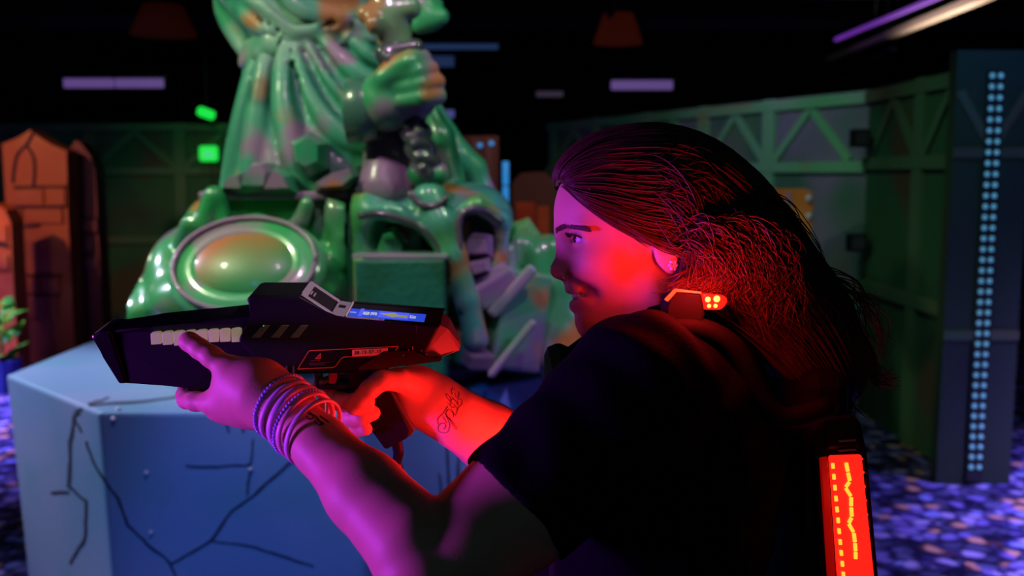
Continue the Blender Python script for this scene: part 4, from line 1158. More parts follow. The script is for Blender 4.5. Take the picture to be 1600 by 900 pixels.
for x, y, d_ in ((526, 621, 1.138), (546, 648, 1.142)):
    v.ell(A(x, y, d_), (.0118, .0118, .0112), .006)
Vr, Fr = v.mesh(1)
parts.append((Vr, Fr, np.tile(np.array([.60, .335, .225, 1.]), (len(Vr), 1))))

# ---- torso (inside the clothes)
tc0, tc1 = A(1040, 560, 1.14), A(1070, 720, 1.15)
hip = Vector((tc1.x + .005, tc1.y, .93))
lo, hi = bounds([LS, RS, hip, A(1000, 480, 1.14)], .2); v = Vol(lo, hi, .006)
v.ell(tc1, (.092, .140, .145), .04); v.ell(hip, (.105, .160, .12), .05)
v.ell(tc0 + Vector((.02, 0, -.03)), (.065, .12, .055), .03)
v.cap(tc0 - Vector((0, 0, .02)), LS, .045, .050, .03); v.cap(tc0 - Vector((0, 0, .02)), RS, .045, .050, .03)
v.cap(hv(-.05, 0, -.17), tc0, .054, .07, .04)
Vt, Ft = v.mesh(1)
parts.append((Vt, Ft, np.tile(np.array([.60, .335, .225, 1.]), (len(Vt), 1))))
per = empty('person', (hip.x, hip.y, 0), 'dark-haired person in a black t-shirt aiming a toy blaster, smiling in profile', 'person')
off = 0; VV, FF, TT = [], [], []
for V_, F_, T_ in parts:
    VV.append(V_); FF.append(F_ + off); TT.append(T_); off += len(V_)
VV, FF, TT = np.concatenate(VV), np.concatenate(FF), np.concatenate(TT)
body = arrmesh('body', VV, FF, SKIN, per, TT)

bvhh = BVHTree.FromPolygons([tuple(p) for p in Vh], [tuple(f) for f in Fh.tolist()])
def onhead(f, l, u):
    o_ = Vector((f, l, u)); dr = Vector((f - .02, l * 1.2, 0)).normalized()
    h = bvhh.ray_cast(o_ + dr * .05, -dr)
    return None if h[0] is None else np.array(tuple(h[0] + h[1] * .0004))
# eyes, teeth, brows, lashes, jewellery
for s_ in (-1, 1):
    c = hv(.0700, s_ * .0325, .0033)
    bm = bmesh.new(); ball_bm(bm, c, .0122, 20); bmobj('eyeball', bm, EYEW, per, True)
    g_ = (hF * .95 + hL * s_ * .20 - hU * .02).normalized()
    bm = bmesh.new(); q4 = g_.to_track_quat('Z', 'Y').to_matrix().to_4x4()
    bmesh.ops.create_uvsphere(bm, u_segments=16, v_segments=8, radius=1, matrix=Matrix.Translation(c + g_ * .0092) @ q4 @ Matrix.Diagonal((.0056, .0056, .0040, 1)))
    bmobj('iris', bm, IRIS, per, True)
    paths = []
    for i in range(150):
        t = rng.uniform(0, 1); f_ = np.interp(t, [0, .4, 1], [.0945, .0905, .066]); l_ = np.interp(t, [0, .4, 1], [.010, .024, .049]); u_ = np.interp(t, [0, .45, 1], [.0128, .0182, .0140]) + rng.uniform(-.0022, .0022)
        d0 = np.array([-.004 - .004 * t, s_ * .006, .003 * (1 - 2 * t)])
        p0 = onhead(f_, s_ * l_, u_)
        if p0 is None: continue
        paths.append((hw([p0, p0 + d0 * .5 + [.0006, 0, .0006], p0 + d0]), [.0008, .0009, .0002]))
    V_, F_ = tube_arrays(paths, 4); tag(arrmesh('eyebrow', V_, F_, HAIR, per))
    paths = []
    for i in range(26):
        t = i / 25; q_ = spline([(.0835, .0225, .0060), (.0850, .0290, .0082), (.0830, .0370, .0083), (.0775, .0440, .0064), (.0715, .0480, .0038)], 8); q_ = q_[int(t * (len(q_) - 1))]; p0 = q_ * [1, s_, 1]; l_ = q_[1]
        paths.append((hw([p0, p0 + [.0038, s_ * .001 * (t - .3), -.0006], p0 + [.0066, s_ * .004 * (t - .2), .0022]]), [.0005, .00045, .0001]))
    V_, F_ = tube_arrays(paths, 4); arrmesh('eyelash', V_, F_, HAIR, per)
for row, (u_, fo, n_, hgt) in enumerate(((-.0598, .0805, 10, .0084), (-.0675, .0735, 8, .0036))):
    for i in range(n_):
        t = (i + .5) / n_ * 2 - 1; l_ = t * .0285; f_ = fo - .0185 * t * t - .0028
        a_ = -math.atan2(.040 * t, .0235) * 1.0
        fx = hF * math.cos(a_) - hL * math.sin(a_) * -1 * -1; sx = hU.cross(fx).normalized()
        box('tooth', hv(f_, l_, u_), (.0050, .0056, hgt), TOOTH, per, (fx, sx, hU), .0012, True)
ring_ = [hv(.0905, .0165 + .0008 * math.cos(a_), -.0385 + .003 * math.sin(a_)) + hF * .003 * math.cos(a_) for a_ in np.linspace(0, 2 * math.pi, 13)]
tube('nose_ring', ring_, .0005, STEEL, per, 5, 1)
bm = bmesh.new()
for i in range(7):
    a_ = i * 1.047; q = hv(-.0225 + (.0034 * math.cos(a_) if i else 0), .0785, -.0275 + (.0042 * math.sin(a_) if i else 0)); ball_bm(bm, q, .0026, 8)
bmobj('stud_earring', bm, GEM, per, True)

# ---- hair: a lofted shell with many strands over it
def P2(x, y): return ((1000 - x) / 1330., (380 - y) / 1330.)
outer = np.array([P2(*p) for p in ((869, 288), (867, 270), (886, 244), (920, 220), (967, 206), (1025, 201), (1083, 213), (1136, 240), (1188, 286), (1236, 350), (1277, 410), (1316, 464), (1338, 522), (1346, 580), (1340, 612))])
inner = np.array([P2(*p) for p in ((874, 294), (892, 318), (918, 342), (950, 364), (990, 384), (1022, 394), (1040, 402), (1036, 426), (1032, 452), (1066, 474), (1115, 506), (1165, 545), (1210, 585), (1255, 620), (1290, 634))])
wid = np.array([.046, .060, .070, .076, .079, .081, .082, .082, .088, .096, .098, .092, .085, .072, .05])
def resamp(P, n): 
    d = np.concatenate([[0], np.cumsum(np.linalg.norm(np.diff(P, axis=0), axis=1))]); d /= d[-1]
    Q = spline(np.c_[P, np.zeros(len(P))], 6)[:, :2] if P.ndim == 2 else P
    return Q
ns = 85
so = np.linspace(0, 1, len(outer)); sg = np.linspace(0, 1, ns)
def cubic(P):
    Q = spline(np.c_[P, wid if len(P) == len(wid) else np.zeros(len(P))], 6); t = np.linspace(0, 1, len(Q))
    return np.stack([np.interp(sg, t, Q[:, i]) for i in range(3)], 1)
O3, I3 = cubic(outer), cubic(inner)
WID = O3[:, 2]
def shell(si, t, lift=0.):
    """t in -1..1 (near edge .. crown .. far edge)"""
    a_ = np.abs(t); s_ = np.where(t < 0, 1., -1.)
    g_ = 1 - np.cos(a_ * np.pi / 2)
    fx = np.interp(si, sg, O3[:, 0]) * (1 - g_) + np.interp(si, sg, I3[:, 0]) * g_
    ux = np.interp(si, sg, O3[:, 1]) * (1 - g_) + np.interp(si, sg, I3[:, 1]) * g_
    lx = np.interp(si, sg, WID) * np.sin(a_ * np.pi / 2) ** .8 * s_
    P = np.stack([fx, lx, ux], -1)
    c = np.stack([np.interp(si, sg, I3[:, 0]), np.zeros_like(si), np.interp(si, sg, I3[:, 1])], -1)
    dv = P - c; dv = dv / (np.linalg.norm(dv, axis=-1, keepdims=True) + 1e-9)
    return P + dv * (lift[..., None] if isinstance(lift, np.ndarray) else lift)
nt_ = 41
SI, TI = np.meshgrid(sg, np.linspace(-1, 1, nt_), indexing='ij')
lump = .0025 * np.sin(TI * 23 + SI * 9) + .0015 * np.sin(TI * 51 + SI * 21)
Vs = shell(SI, TI, lump - .004).reshape(-1, 3)
i = np.arange(ns - 1)[:, None] * nt_; j = np.arange(nt_ - 1)[None, :]
Fsh = np.stack([i + j, i + j + 1, i + nt_ + j + 1, i + nt_ + j], -1).reshape(-1, 4)
ii = np.arange(ns - 1) * nt_
Fin = np.stack([ii, ii + nt_, ii + nt_ + nt_ - 1, ii + nt_ - 1], -1)
paths = []
def strand(s0, s1, t0, t1, lift, amp, r, n=16, curl=0.):
    s_ = np.linspace(s0, s1, n); t = np.linspace(t0, t1, n) + amp * np.sin(np.linspace(0, rng.uniform(2, 6), n) + rng.uniform(0, 6))
    lf = lift * np.sin(np.linspace(.4, 2.6, n)) + curl * np.linspace(0, 1, n) ** 2
    P = shell(np.clip(s_, 0, 1), np.clip(t, -1, 1), lf)
    R = r * np.sin(np.linspace(.35, np.pi - .1, n)) ** .6
    paths.append((P, R))
for _ in range(1700):
    s0 = rng.uniform(0, .65); t0 = rng.uniform(-1, .55)
    strand(s0, min(1, s0 + rng.uniform(.25, .5)), t0, t0 + rng.uniform(-.06, .06), rng.uniform(.001, .006), .015, rng.uniform(.0005, .0012))
for _ in range(260):     # hair behind the ear and over the shoulder lamp, combed back loosely
    s0 = rng.uniform(.30, .55); t0 = rng.uniform(-1, -.5)
    strand(s0, s0 + rng.uniform(.12, .3), t0, max(-1, t0 + rng.uniform(-.35, .1)), rng.uniform(.003, .014), .05, rng.uniform(.0005, .0011), 14, rng.uniform(-.004, .012))
# ends and flyaways
def wisp(pts, r, n=1, jit=.006):
    for _ in range(n):
        P = spline([np.array([*P2(x, y)[:1], l_, P2(x, y)[1]]) + rng.normal(0, jit, 3) * (.4 + i_ / len(pts)) for i_, (x, y, l_) in enumerate(pts)], 5)
        paths.append((P, r * np.linspace(1, .25, len(P))))
wisp([(1290, 470, .05), (1335, 540, .045), (1350, 585, .04), (1378, 594, .04)], .0016, 26, .006)
wisp([(1250, 420, .05), (1310, 450, .05), (1345, 500, .05), (1360, 550, .05)], .0010, 22, .008)
wisp([(1230, 500, .06), (1275, 570, .06), (1305, 620, .05), (1300, 645, .05)], .0016, 26, .008)
wisp([(1150, 300, .06), (1205, 330, .06), (1250, 390, .06), (1270, 440, .06)], .0009, 14, .006)
wisp([(1040, 392, .083), (1080, 360, .092), (1130, 365, .098), (1170, 420, .10), (1185, 470, .095)], 0.00072, 96, .007)
wisp([(1045, 410, .083), (1080, 395, .095), (1120, 400, .102), (1150, 440, .104), (1160, 475, .10)], 0.00072, 96, .008)
wisp([(1050, 420, .083), (1090, 425, .10), (1110, 450, .105), (1080, 468, .10)], 0.00078, 64, .007)
wisp([(1075, 385, .09), (1105, 410, .104), (1100, 440, .108), (1060, 460, .10), (1025, 462, .09)], 0.00072, 64, .006)
wisp([(1120, 345, .088), (1150, 380, .10), (1168, 430, .104), (1178, 480, .10)], 0.00066, 72, .007)
wisp([(930, 330, .074), (965, 362, .077), (1005, 380, .08), (1040, 372, .084)], .0008, 26, .003)
wisp([(950, 352, .078), (1000, 384, .0865), (1034, 398, .0925), (1062, 408, .098)], .0011, 45, .003)
wisp([(985, 372, .080), (1020, 388, .090), (1046, 402, .095), (1056, 425, .098)], .0012, 30, .003)
wisp([(905, 300, .068), (940, 345, .074), (975, 374, .077), (1000, 395, .080)], .0005, 8, .003)
for _ in range(330):
    x0_ = rng.uniform(1035, 1140); y0_ = rng.uniform(375, 410) + max(0, (x0_ - 1060) * -.1); dx = rng.uniform(5, 55); l0 = rng.uniform(.078, .10)
    wisp([(x0_, y0_, l0), (x0_ + dx * .5, y0_ + rng.uniform(5, 25), l0 + .012), (x0_ + dx + rng.uniform(-10, 15), y0_ + rng.uniform(30, 50), l0 + .018), (x0_ + dx * rng.uniform(.2, 1.2), rng.uniform(440, 480), l0 + rng.uniform(.0, .02))], rng.uniform(.0004, .0010), 1, .003)
for _ in range(120):
    x0_ = rng.uniform(1130, 1190); y0_ = rng.uniform(380, 450); l0 = rng.uniform(.09, .105)
    wisp([(x0_, y0_, l0), (x0_ + 18, y0_ + 25, l0 + .01), (x0_ + rng.uniform(-5, 35), y0_ + 55, l0 + .012), (x0_ + rng.uniform(0, 60), y0_ + rng.uniform(60, 95), l0)], rng.uniform(.0004, .0010), 1, .004)
for _ in range(260):     # thicker locks catching the shoulder lamp
    x0_ = rng.uniform(1045, 1150); y0_ = rng.uniform(345, 420); dx = rng.uniform(10, 60); l0 = rng.uniform(.086, .100)
    wisp([(x0_, y0_, l0), (x0_ + dx * .6, y0_ + rng.uniform(0, 18), l0 + .010), (x0_ + dx, y0_ + rng.uniform(22, 45), l0 + .014), (x0_ + dx * rng.uniform(.3, 1.2), y0_ + rng.uniform(45, 75), l0 + .006)], rng.uniform(.0008, .0017), 1, .002)
for _ in range(110):      # locks lying on the shoulder just over the lamp edge
    x0_ = rng.uniform(1050, 1110); y0_ = rng.uniform(418, 436)
    wisp([(x0_, y0_, .098), (x0_ - 22, y0_ + 14, .112), (x0_ - 46, y0_ + rng.uniform(22, 34), .108)], rng.uniform(.0006, .0015), 1, .003)
V_, F_ = tube_arrays(paths, 4)
Vall = np.concatenate([Vs, V_]); Fall = np.concatenate([Fsh, Fin, F_ + len(Vs)])
tag(arrmesh('hair', hw(Vall), Fall, HAIR, per), 'long dark hair swept back over the shoulder', kind='stuff')

# ---- t-shirt
axs = (LM - LS).normalized()
lo, hi = bounds([LS, RS, LM, hip, A(930, 700, 1.26), A(1300, 600, 1.14)], .14); v = Vol(lo, hi, .0052)
slv_end = A(800, 792, .95)
v.cap(LS, LM + axs * .05, .0720, .0640, .0)
v.plane(slv_end, axs)
v.cap(LS, A(1035, 560, 1.13), .0700, .058, .02)
v.cap(A(1035, 560, 1.13), RS, .058, .066, .02)
v.cap(RS, A(935, 715, 1.245), .066, .060, .02)
v.ell(tc1, (.108, .155, .165), .04); v.ell(Vector((hip.x, hip.y, 1.0)), (.118, .175, .16), .05)
v.ell(tc0 + Vector((.015, 0, -.03)), (.080, .14, .07), .04)
v.ell(A(1000, 880, 1.13), (.115, .150, .20), .05)
# neck opening
v.cap(hv(-.03, 0, -.10), hv(-.062, 0, -.165), .056, .060, .008, 's')
Xs = v.D.shape
def wr(X, Y, Z): return 0
V_, F_ = v.mesh(1)
n1 = np.sin(V_[:, 0] * 90 + V_[:, 2] * 60 + 2 * np.sin(V_[:, 1] * 40)) * .0022 + np.sin(V_[:, 0] * 40 - V_[:, 2] * 110 + V_[:, 1] * 30) * .0018
cn = V_.mean(0); dv = V_ - cn; dv /= np.linalg.norm(dv, axis=1, keepdims=True)
arrmesh('t_shirt', V_ + dv * n1[:, None], F_, SHIRT, per)
# trousers and shoes (below the picture)
lo, hi = bounds([hip, Vector((hip.x, hip.y - .2, 0)), Vector((hip.x, hip.y + .2, 0))], .2); lo[2] = .02; hi[2] = 1.0; v = Vol(lo, hi, .012)
v.ell(Vector((hip.x, hip.y, .90)), (.125, .18, .13), .05)
for s_, fx in ((-1, -.10), (1, .08)):
    v.chain([(Vector((hip.x, hip.y + s_ * .09, .86)), .095), (Vector((hip.x + fx * .5, hip.y + s_ * .11, .48)), .066), (Vector((hip.x + fx, hip.y + s_ * .12, .09)), .055)], .05)
vmesh(v, 'trousers', SHIRT, per)
for s_, fx in ((-1, -.10), (1, .08)):
    c = Vector((hip.x + fx - .055, hip.y + s_ * .12, .05)); lo, hi = np.array(tuple(c)) - .2, np.array(tuple(c)) + .2; v = Vol(lo, hi, .008)
    v.ell(c, (.135, .048, .05), .02); v.cap(c + Vector((.06, 0, .01)), c + Vector((.055, 0, .07)), .045, .042, .02)
    v.plane((c.x, c.y, .004), (0, 0, -1))
    vmesh(v, 'shoe', VEST, per)

# ---- tattoo lines laid on the forearm skin
bvh = BVHTree.FromPolygons([tuple(p) for p in Vr], [tuple(f) for f in Fr.tolist()])
def onarm(x, y):
    x, y = float(x), float(y)
    dr = (FW + (x - 800) / FPX * RT + (450 - y) / FPX * UP).normalized()
    h = bvh.ray_cast(CAM, dr)
    return None if h[0] is None else h[0] + h[1] * .0002
Z = lambda l: [(660 + a_ / 9, 590 + b2 / 9) for a_, b2 in l]
strokes = [Z([(300, 725), (330, 690), (310, 642), (262, 648), (225, 690), (232, 745), (280, 775), (345, 770), (375, 720), (385, 650), (345, 560), (330, 500), (372, 440)]),
           Z([(228, 655), (212, 610), (230, 560), (280, 515), (325, 455), (360, 405)]), Z([(285, 545), (320, 600), (345, 640)]), Z([(345, 540), (400, 610), (462, 722), (482, 705), (420, 620), (372, 560)]),
           Z([(330, 500), (380, 590), (400, 570)]), Z([(370, 440), (432, 500), (440, 560)]), Z([(400, 440), (445, 505), (430, 545)]), Z([(380, 380), (420, 422), (470, 410), (492, 440), (482, 500), (460, 537)]),
           Z([(350, 350), (395, 385), (402, 300), (340, 230), (334, 255), (380, 325), (470, 400)]), Z([(405, 265), (470, 335), (505, 395)]), Z([(420, 245), (410, 185), (430, 156), (462, 178)]),
           Z([(460, 210), (464, 262), (500, 282), (520, 240), (505, 200)]), Z([(500, 372), (494, 322), (520, 300), (556, 322), (556, 375), (512, 420), (490, 462)]), Z([(395, 330), (440, 300), (470, 340)])]
paths = []
for sk in strokes:
    P = [onarm(x, y) for x, y in spline([(x, y, 0) for x, y in sk], 5)[:, :2]]
    P = [tuple(p) for p in P if p is not None]
    if len(P) > 3: paths.append((P, np.full(len(P), .00026)))
if paths:
    V_, F_ = tube_arrays(paths, 4); tag(arrmesh('tattoo', V_, F_, TATINK, per), 'black script lettering tattoo on the forearm')
bvl = BVHTree.FromPolygons([tuple(p) for p in Vl], [tuple(f) for f in Fl.tolist()])
paths = []
for sk in ([(478, 640), (486, 646), (490, 652), (484, 655), (478, 650)], [(494, 654), (502, 660), (506, 662), (498, 664), (492, 658)], [(500, 650), (508, 656), (514, 660)], [(480, 646), (492, 650), (504, 664)]):
    for dy_ in (-.6, .6):
        P = []
        for x, y, _ in spline([(x, y + dy_, 0) for x, y in sk], 5):
            x, y = float(x), float(y); dr = (FW + (x - 800) / FPX * RT + (450 - y) / FPX * UP).normalized(); h = bvl.ray_cast(CAM, dr)
            if h[0] is not None: P.append(tuple(h[0] + h[1] * .0002))
        if len(P) > 3: paths.append((P, np.full(len(P), .0004)))
if paths:
    V_, F_ = tube_arrays(paths, 4); tag(arrmesh('wrist_tattoo', V_, F_, TATINK, per), 'small dark tattoo marks below the bracelets')

# ================================================================== BRACELETS
w0_, w1_ = A(438, 633, 1.034), A(496, 680, 1.003)
axb = (w1_ - w0_).normalized()
def bracelet(t, R, r, tilt, mat, label, beads=0, off=(0, 0)):
    c = w0_.lerp(w1_, t)
    nx = (axb + UP * tilt[0] + RT * tilt[1]).normalized()
    e1 = nx.cross(FW).normalized(); e2 = nx.cross(e1).normalized()
    c = c + e1 * off[0] + e2 * off[1]
    if beads:
        bm = bmesh.new()
        for i in range(beads):
            a_ = 2 * math.pi * i / beads; ball_bm(bm, c + e1 * R * math.cos(a_) + e2 * R * math.sin(a_), r, 8)
        o = bmobj('bracelet', bm, mat, None, True)
    else:
        P = np.array([tuple(c + e1 * R * math.cos(a_) + e2 * R * math.sin(a_)) for a_ in np.linspace(0, 2 * math.pi, 49)[:-1]])
        n = len(P); sd = 8; Vb = []
        for i in range(n):
            rad = (Vector(P[i]) - c).normalized()
            for k in range(sd):
                a_ = 2 * math.pi * k / sd; Vb.append(Vector(P[i]) + rad * r * .7 * math.cos(a_) + nx * r * 1.25 * math.sin(a_))
        Fb = [(i * sd + k, i * sd + (k + 1) % sd, ((i + 1) % n) * sd + (k + 1) % sd, ((i + 1) % n) * sd + k) for i in range(n) for k in range(sd)]
        o = arrmesh('bracelet', Vb, Fb, mat)
    return tag(o, label, 'bracelet', 'stacked bracelets on the left wrist')
bracelet(.02, .0345, .0023, (.05, .1), BEAD, 'blue-violet beaded bracelet nearest the hand', 52)
bracelet(.20, .0340, .0026, (.0, .05), BANDM, 'plain lilac band next to the beaded bracelet nearest the hand')
bracelet(.44, .0345, .0034, (.12, .0), BANDM, 'thick lilac band in the middle of the wrist stack')
bracelet(.58, .0362, .0023, (.02, .1), BEAD, 'blue-violet beaded bracelet between the lilac and rose bands', 54)
bracelet(.70, .0352, .0030, (.16, -.02), BANDR, 'rose band between the inner beaded bracelet and the last band')
bracelet(.90, .0355, .0026, (.06, .06), BANDM, 'plain lilac band nearest the elbow')

# ================================================================== BLASTER
ga = math.radians(16)
gu = UP * math.cos(ga) - FW * math.sin(ga); gd = FW * math.cos(ga) + UP * math.sin(ga)
OG = A(430, 520, 1.072); GS = 1.072 / FPX
def G(px, py, w_=0.):
    v_ = FW + (float(px) - 800) / FPX * RT + (450 - float(py)) / FPX * UP
    return CAM + v_ * ((OG - CAM).dot(gd) / v_.dot(gd)) + gd * w_
gun = empty('toy_blaster', G(430, 600, .03), 'black laser tag blaster with a blue screen, held in both hands', 'toy blaster')
def gp(name, poly, w0_=0., w1_=.058, mat=PLAST, bevel=.0025, parent=None, seg=2):
    fr_ = [G(p[0], p[1], p[2] if len(p) > 2 else w0_) for p in poly]; bk = [G(p[0], p[1], p[3] if len(p) > 3 else w1_) for p in poly]
    bm = bmesh.new(); prism_bm(bm, fr_, bk, bevel, seg)
    return bmobj(name, bm, mat, parent or gun)
gp('fore_end', [(137, 530, .012, .046), (148, 522, .010, .048), (230, 513), (290, 507), (400, 494), (445, 505), (445, 592), (400, 600), (330, 608), (290, 608), (184, 604, .008, .05), (160, 562, .010, .048)], .003, .055, bevel=.004, seg=3)
gp('muzzle_cap', [(137, 528), (150, 521), (168, 519), (196, 603), (182, 604), (158, 562)], .006, .052, PLASTB, .003)
gp('receiver', [(384, 467), (392, 463), (468, 463), (517, 494), (535, 497), (688, 509), (660, 563), (650, 566), (590, 574), (545, 584), (440, 586), (405, 570), (372, 534), (374, 526), (396, 493)], 0, .058, PLAST, .0030, seg=3)
gp('rear_cap', [(648, 507.5), (688, 510.5, .006, .052), (699, 518, .009, .049), (717, 546, .021, .037), (717, 558, .021, .037), (690, 562, .010, .048), (654, 566)], -.0004, .0584, M('lightened_rear_plastic', (.12, .12, .125), .5), .0015)  # same black plastic, made lighter grey to carry the red light
gp('lower_rail', [(600, 548), (645, 546), (672, 560), (690, 561), (690, 564), (600, 575), (560, 580), (560, 572)], -.0015, .0595, PLASTB, .001)
# cream vents along the fore-end
for i in range(8):
    xa = 234 + i * 18; xb = xa + 16.6; sl = lambda x: 521 - (x - 236) * .055; lo_ = 21 - 2 * (i == 0) + rng.uniform(-1.5, 1.5)
    gp('vent_slat', [(xa, sl(xa) + 1.5), (xa + 4, sl(xa)), (xb - 4, sl(xb)), (xb, sl(xb) + 1.5), (xb, sl(xb) + lo_), (xa + 1, sl(xa) + lo_)], .0020, .008, CREAM, .0006)
gp('hand_guard', [(283, 600), (440, 584), (440, 602), (340, 616), (291, 622)], .006, .052, PLASTB, .003)
for i in range(3):
    xa = 398 + i * 30
    gp('side_vent', [(xa + 12, 508), (xa + 24, 508), (xa + 8, 528), (xa - 6, 528)], -.0006, .004, DIMV, .0006)
bm = bmesh.new(); ball_bm(bm, G(412, 509, -.0006), .0007, 6)
bmobj('status_led', bm, M('green_status_led', (.05, .5, .1), .3, emit=(.02, .8, .05), es=.6), gun, True)
# sight frame down the slope, slot, screen bezel and screen on top
def slope(t, w_, up=0.):
    x, y = 470 + (517 - 470) * t, 463 + (494 - 463) * t
    return G(x + .55 * up, y - .83 * up, w_)
def quadslab(name, a_, b2, wa, wb, up0, up1, mat, fn):
    bm = bmesh.new(); P = [fn(a_, wa, up1), fn(b2, wa, up1), fn(b2, wb, up1), fn(a_, wb, up1)]; Q = [fn(a_, wa, up0), fn(b2, wa, up0), fn(b2, wb, up0), fn(a_, wb, up0)]
    prism_bm(bm, P, Q, .0005, 1); return bmobj(name, bm, mat, gun)
quadslab('sight_frame', -.02, 1.0, .002, .009, 0, 2.2, GREYP, slope)
quadslab('sight_frame', -.02, 1.0, .049, .056, 0, 2.2, GREYP, slope)
quadslab('sight_frame', -.04, .16, .009, .049, 0, 2.2, GREYP, slope)
quadslab('sight_slot', .16, .92, .009, .049, 0, .6, BLACK, slope)
for k in range(2):
    quadslab('sight_tooth', .17 + k * .10, .22 + k * .10, .020, .032, .6, 2.0, GREYP, slope)
def deck(x, w_, up=0.):
    y = 494 + (x - 517) * .16 if x < 535 else 497 + (x - 535) * .0785
    return G(x, y - up, w_)
quadslab('deck_plate', 516, 540, .003, .055, 0, 1.5, GREYP, deck)
quadslab('deck_port', 521, 532, .030, .040, 1.5, 1.9, BLACK, deck)
quadslab('screen_end', 538, 541, .003, .055, 0, 3.4, M('light_grey_plastic', (.34, .31, .34), .5), deck)
quadslab('bezel_edge', 541, 600, .0005, .004, 0, 2.0, GREYP, deck)
quadslab('bezel_edge', 541, 690, .053, .0575, 0, 3.0, PLASTB, deck)
quadslab('bezel', 541, 688, .004, .053, 0, .8, BLACK, deck)  # black beyond the screen also stands in for its darkened far half
scr = quadslab('screen', 542, 662, .006, .033, .8, 1.5, SCRN, deck)
quadslab('screen_block', 557, 563, .008, .035, 1.5, 1.8, SCRN2, deck)
quadslab('screen_block', 588, 636, .009, .031, 1.5, 1.7, SCRN2, deck)
def stext(txt, x, w_, size):
    nrm_ = (gu - RT * -.0785 * 1).normalized(); xa = gd.copy(); ya = nrm_.cross(xa)
    mt = Matrix((xa, ya, nrm_)).transposed().to_4x4(); mt.translation = deck(x, w_, 2.0)
    text_mesh('screen_text', txt, size, SCRT, mt, scr, align_x='CENTER')
for t_, x_ in (('1', 548), ('00', 569), ('30', 581), ('07', 643)): stext(t_, x_, .019, .010)
bm = bmesh.new()
pf = [deck(589, .022, 1.9), deck(600, .017, 1.9), deck(612, .012, 1.9), deck(616, .016, 1.9), deck(634, .014, 1.9), deck(634, .020, 1.9), deck(618, .022, 1.9), deck(612, .028, 1.9), deck(600, .024, 1.9)]
prism_bm(bm, [p + gu * .0002 for p in pf], pf); bmobj('screen_graph', bm, SCRG, gun)
# printed outline, triangle mark, sticker with hand-written numbers
def gline(name, pts, wpx=1.1, mat=RLINE):
    bm = bmesh.new()
    for (x0_, y0_), (x1_, y1_) in zip(pts[:-1], pts[1:]):
        bar_bm(bm, G(x0_, y0_, -.0006), G(x1_, y1_, -.0006), wpx * GS, .0005, gd)
    return bmobj(name, bm, mat, gun)
zp = lambda l: [(455 + a_ * 180 / 1600, 530 + b2 * 60 / 533) for a_, b2 in l]
gline('outline_print', zp([(90, 412), (240, 172), (262, 158), (1490, 98), (1405, 212), (735, 245), (700, 262), (620, 370), (585, 390), (90, 412)]))
gline('triangle_mark', zp([(332, 270), (408, 195), (405, 268), (332, 270)]), .9)
gline('triangle_mark', zp([(356, 260), (394, 225), (392, 260), (356, 260)]), .7)
gline('small_print', zp([(280, 297), (402, 293)]), .8, M('dim_red_print', (.2, .02, .015), .6))
gline('small_print', zp([(255, 325), (570, 318)]), .6, M('dimmer_red_print', (.09, .012, .02), .6))
bar('small_print', G(483, 569, -.0005), G(508, 568, -.0005), 5 * GS, .0003, gd, M('faint_violet_print', (.045, .015, .035), .6), gun)
st_pts = zp([(848, 148), (1340, 122), (1340, 208), (850, 232)])
stk = gp('sticker', st_pts, -.0011, .001, STICK, 0)
p0_, p1_ = zp([(875, 185), (1320, 163)])
xa = (G(*p1_) - G(*p0_)).normalized(); za = -gd; ya = za.cross(xa)
mt = Matrix((xa, ya, za)).transposed().to_4x4(); mt.translation = G(*p0_, -.0013)
text_mesh('sticker_text', '38-15-27-17', 8.0 * GS, INK, mt, stk, .00008, align_x='LEFT', shear=.15, space_character=1.08)
# studs along the rail, slots, dots
for x, y in ((592, 572), (604, 571), (617, 570), (630, 568), (643, 566), (655, 564)):
    bm = bmesh.new(); ball_bm(bm, G(x, y, .002), .0030, 10); bmobj('rail_stud', bm, PLASTB, gun, True)
gline('seam_mark', [(645, 541), (645, 556)], 1.4, M('pale_mark', (.5, .3, .3), .5))
for x, y in ((638, 546), (630, 554), (659, 547), (666, 553)):
    bm = bmesh.new(); ball_bm(bm, G(x, y, -.0012), .0008, 6); bmobj('screw', bm, GREYP, gun, True)
for x in (446, 457):
    gp('front_rib', [(x, 572), (x + 3, 572), (x + 3, 588), (x, 588)], -.002, .01, M('rib_plastic', (.05, .045, .05), .35), .0006)
# trigger guard, trigger, grip
gp('trigger_guard', [(484, 582), (490, 582), (493, 612), (548, 614), (552, 582), (558, 582), (556, 620), (488, 618)], .018, .040, PLASTB, .0012)
gp('trigger', [(507, 584), (522, 584), (523, 600), (519, 611), (508, 611), (511, 598)], .020, .036, M('red_trigger', (.75, .05, .05), .4), .0015)
gp('grip', [(538, 582), (592, 576), (601, 610), (640, 678), (636, 690), (603, 708), (598, 706), (577, 676), (545, 612)], .009, .047, PLAST, .003, seg=3)
for k, w_ in enumerate((.014, .021, .028, .035)):
    gp('grip_rib', [(594, 602), (601, 602), (646, 680), (639, 690), (634, 686)], w_ - .0025, w_ + .0025, M('grip_rubber', (.06, .055, .06), .45), .0008)
tube('cable', [G(614, 700, .028), G(618, 722, .03), G(622, 760, .03), A(690, 860, 1.12), A(800, 900, 1.13), A(900, 820, 1.15)], [.0075, .0065, .005, .005, .005, .005], PLASTB, gun, 10, 6)

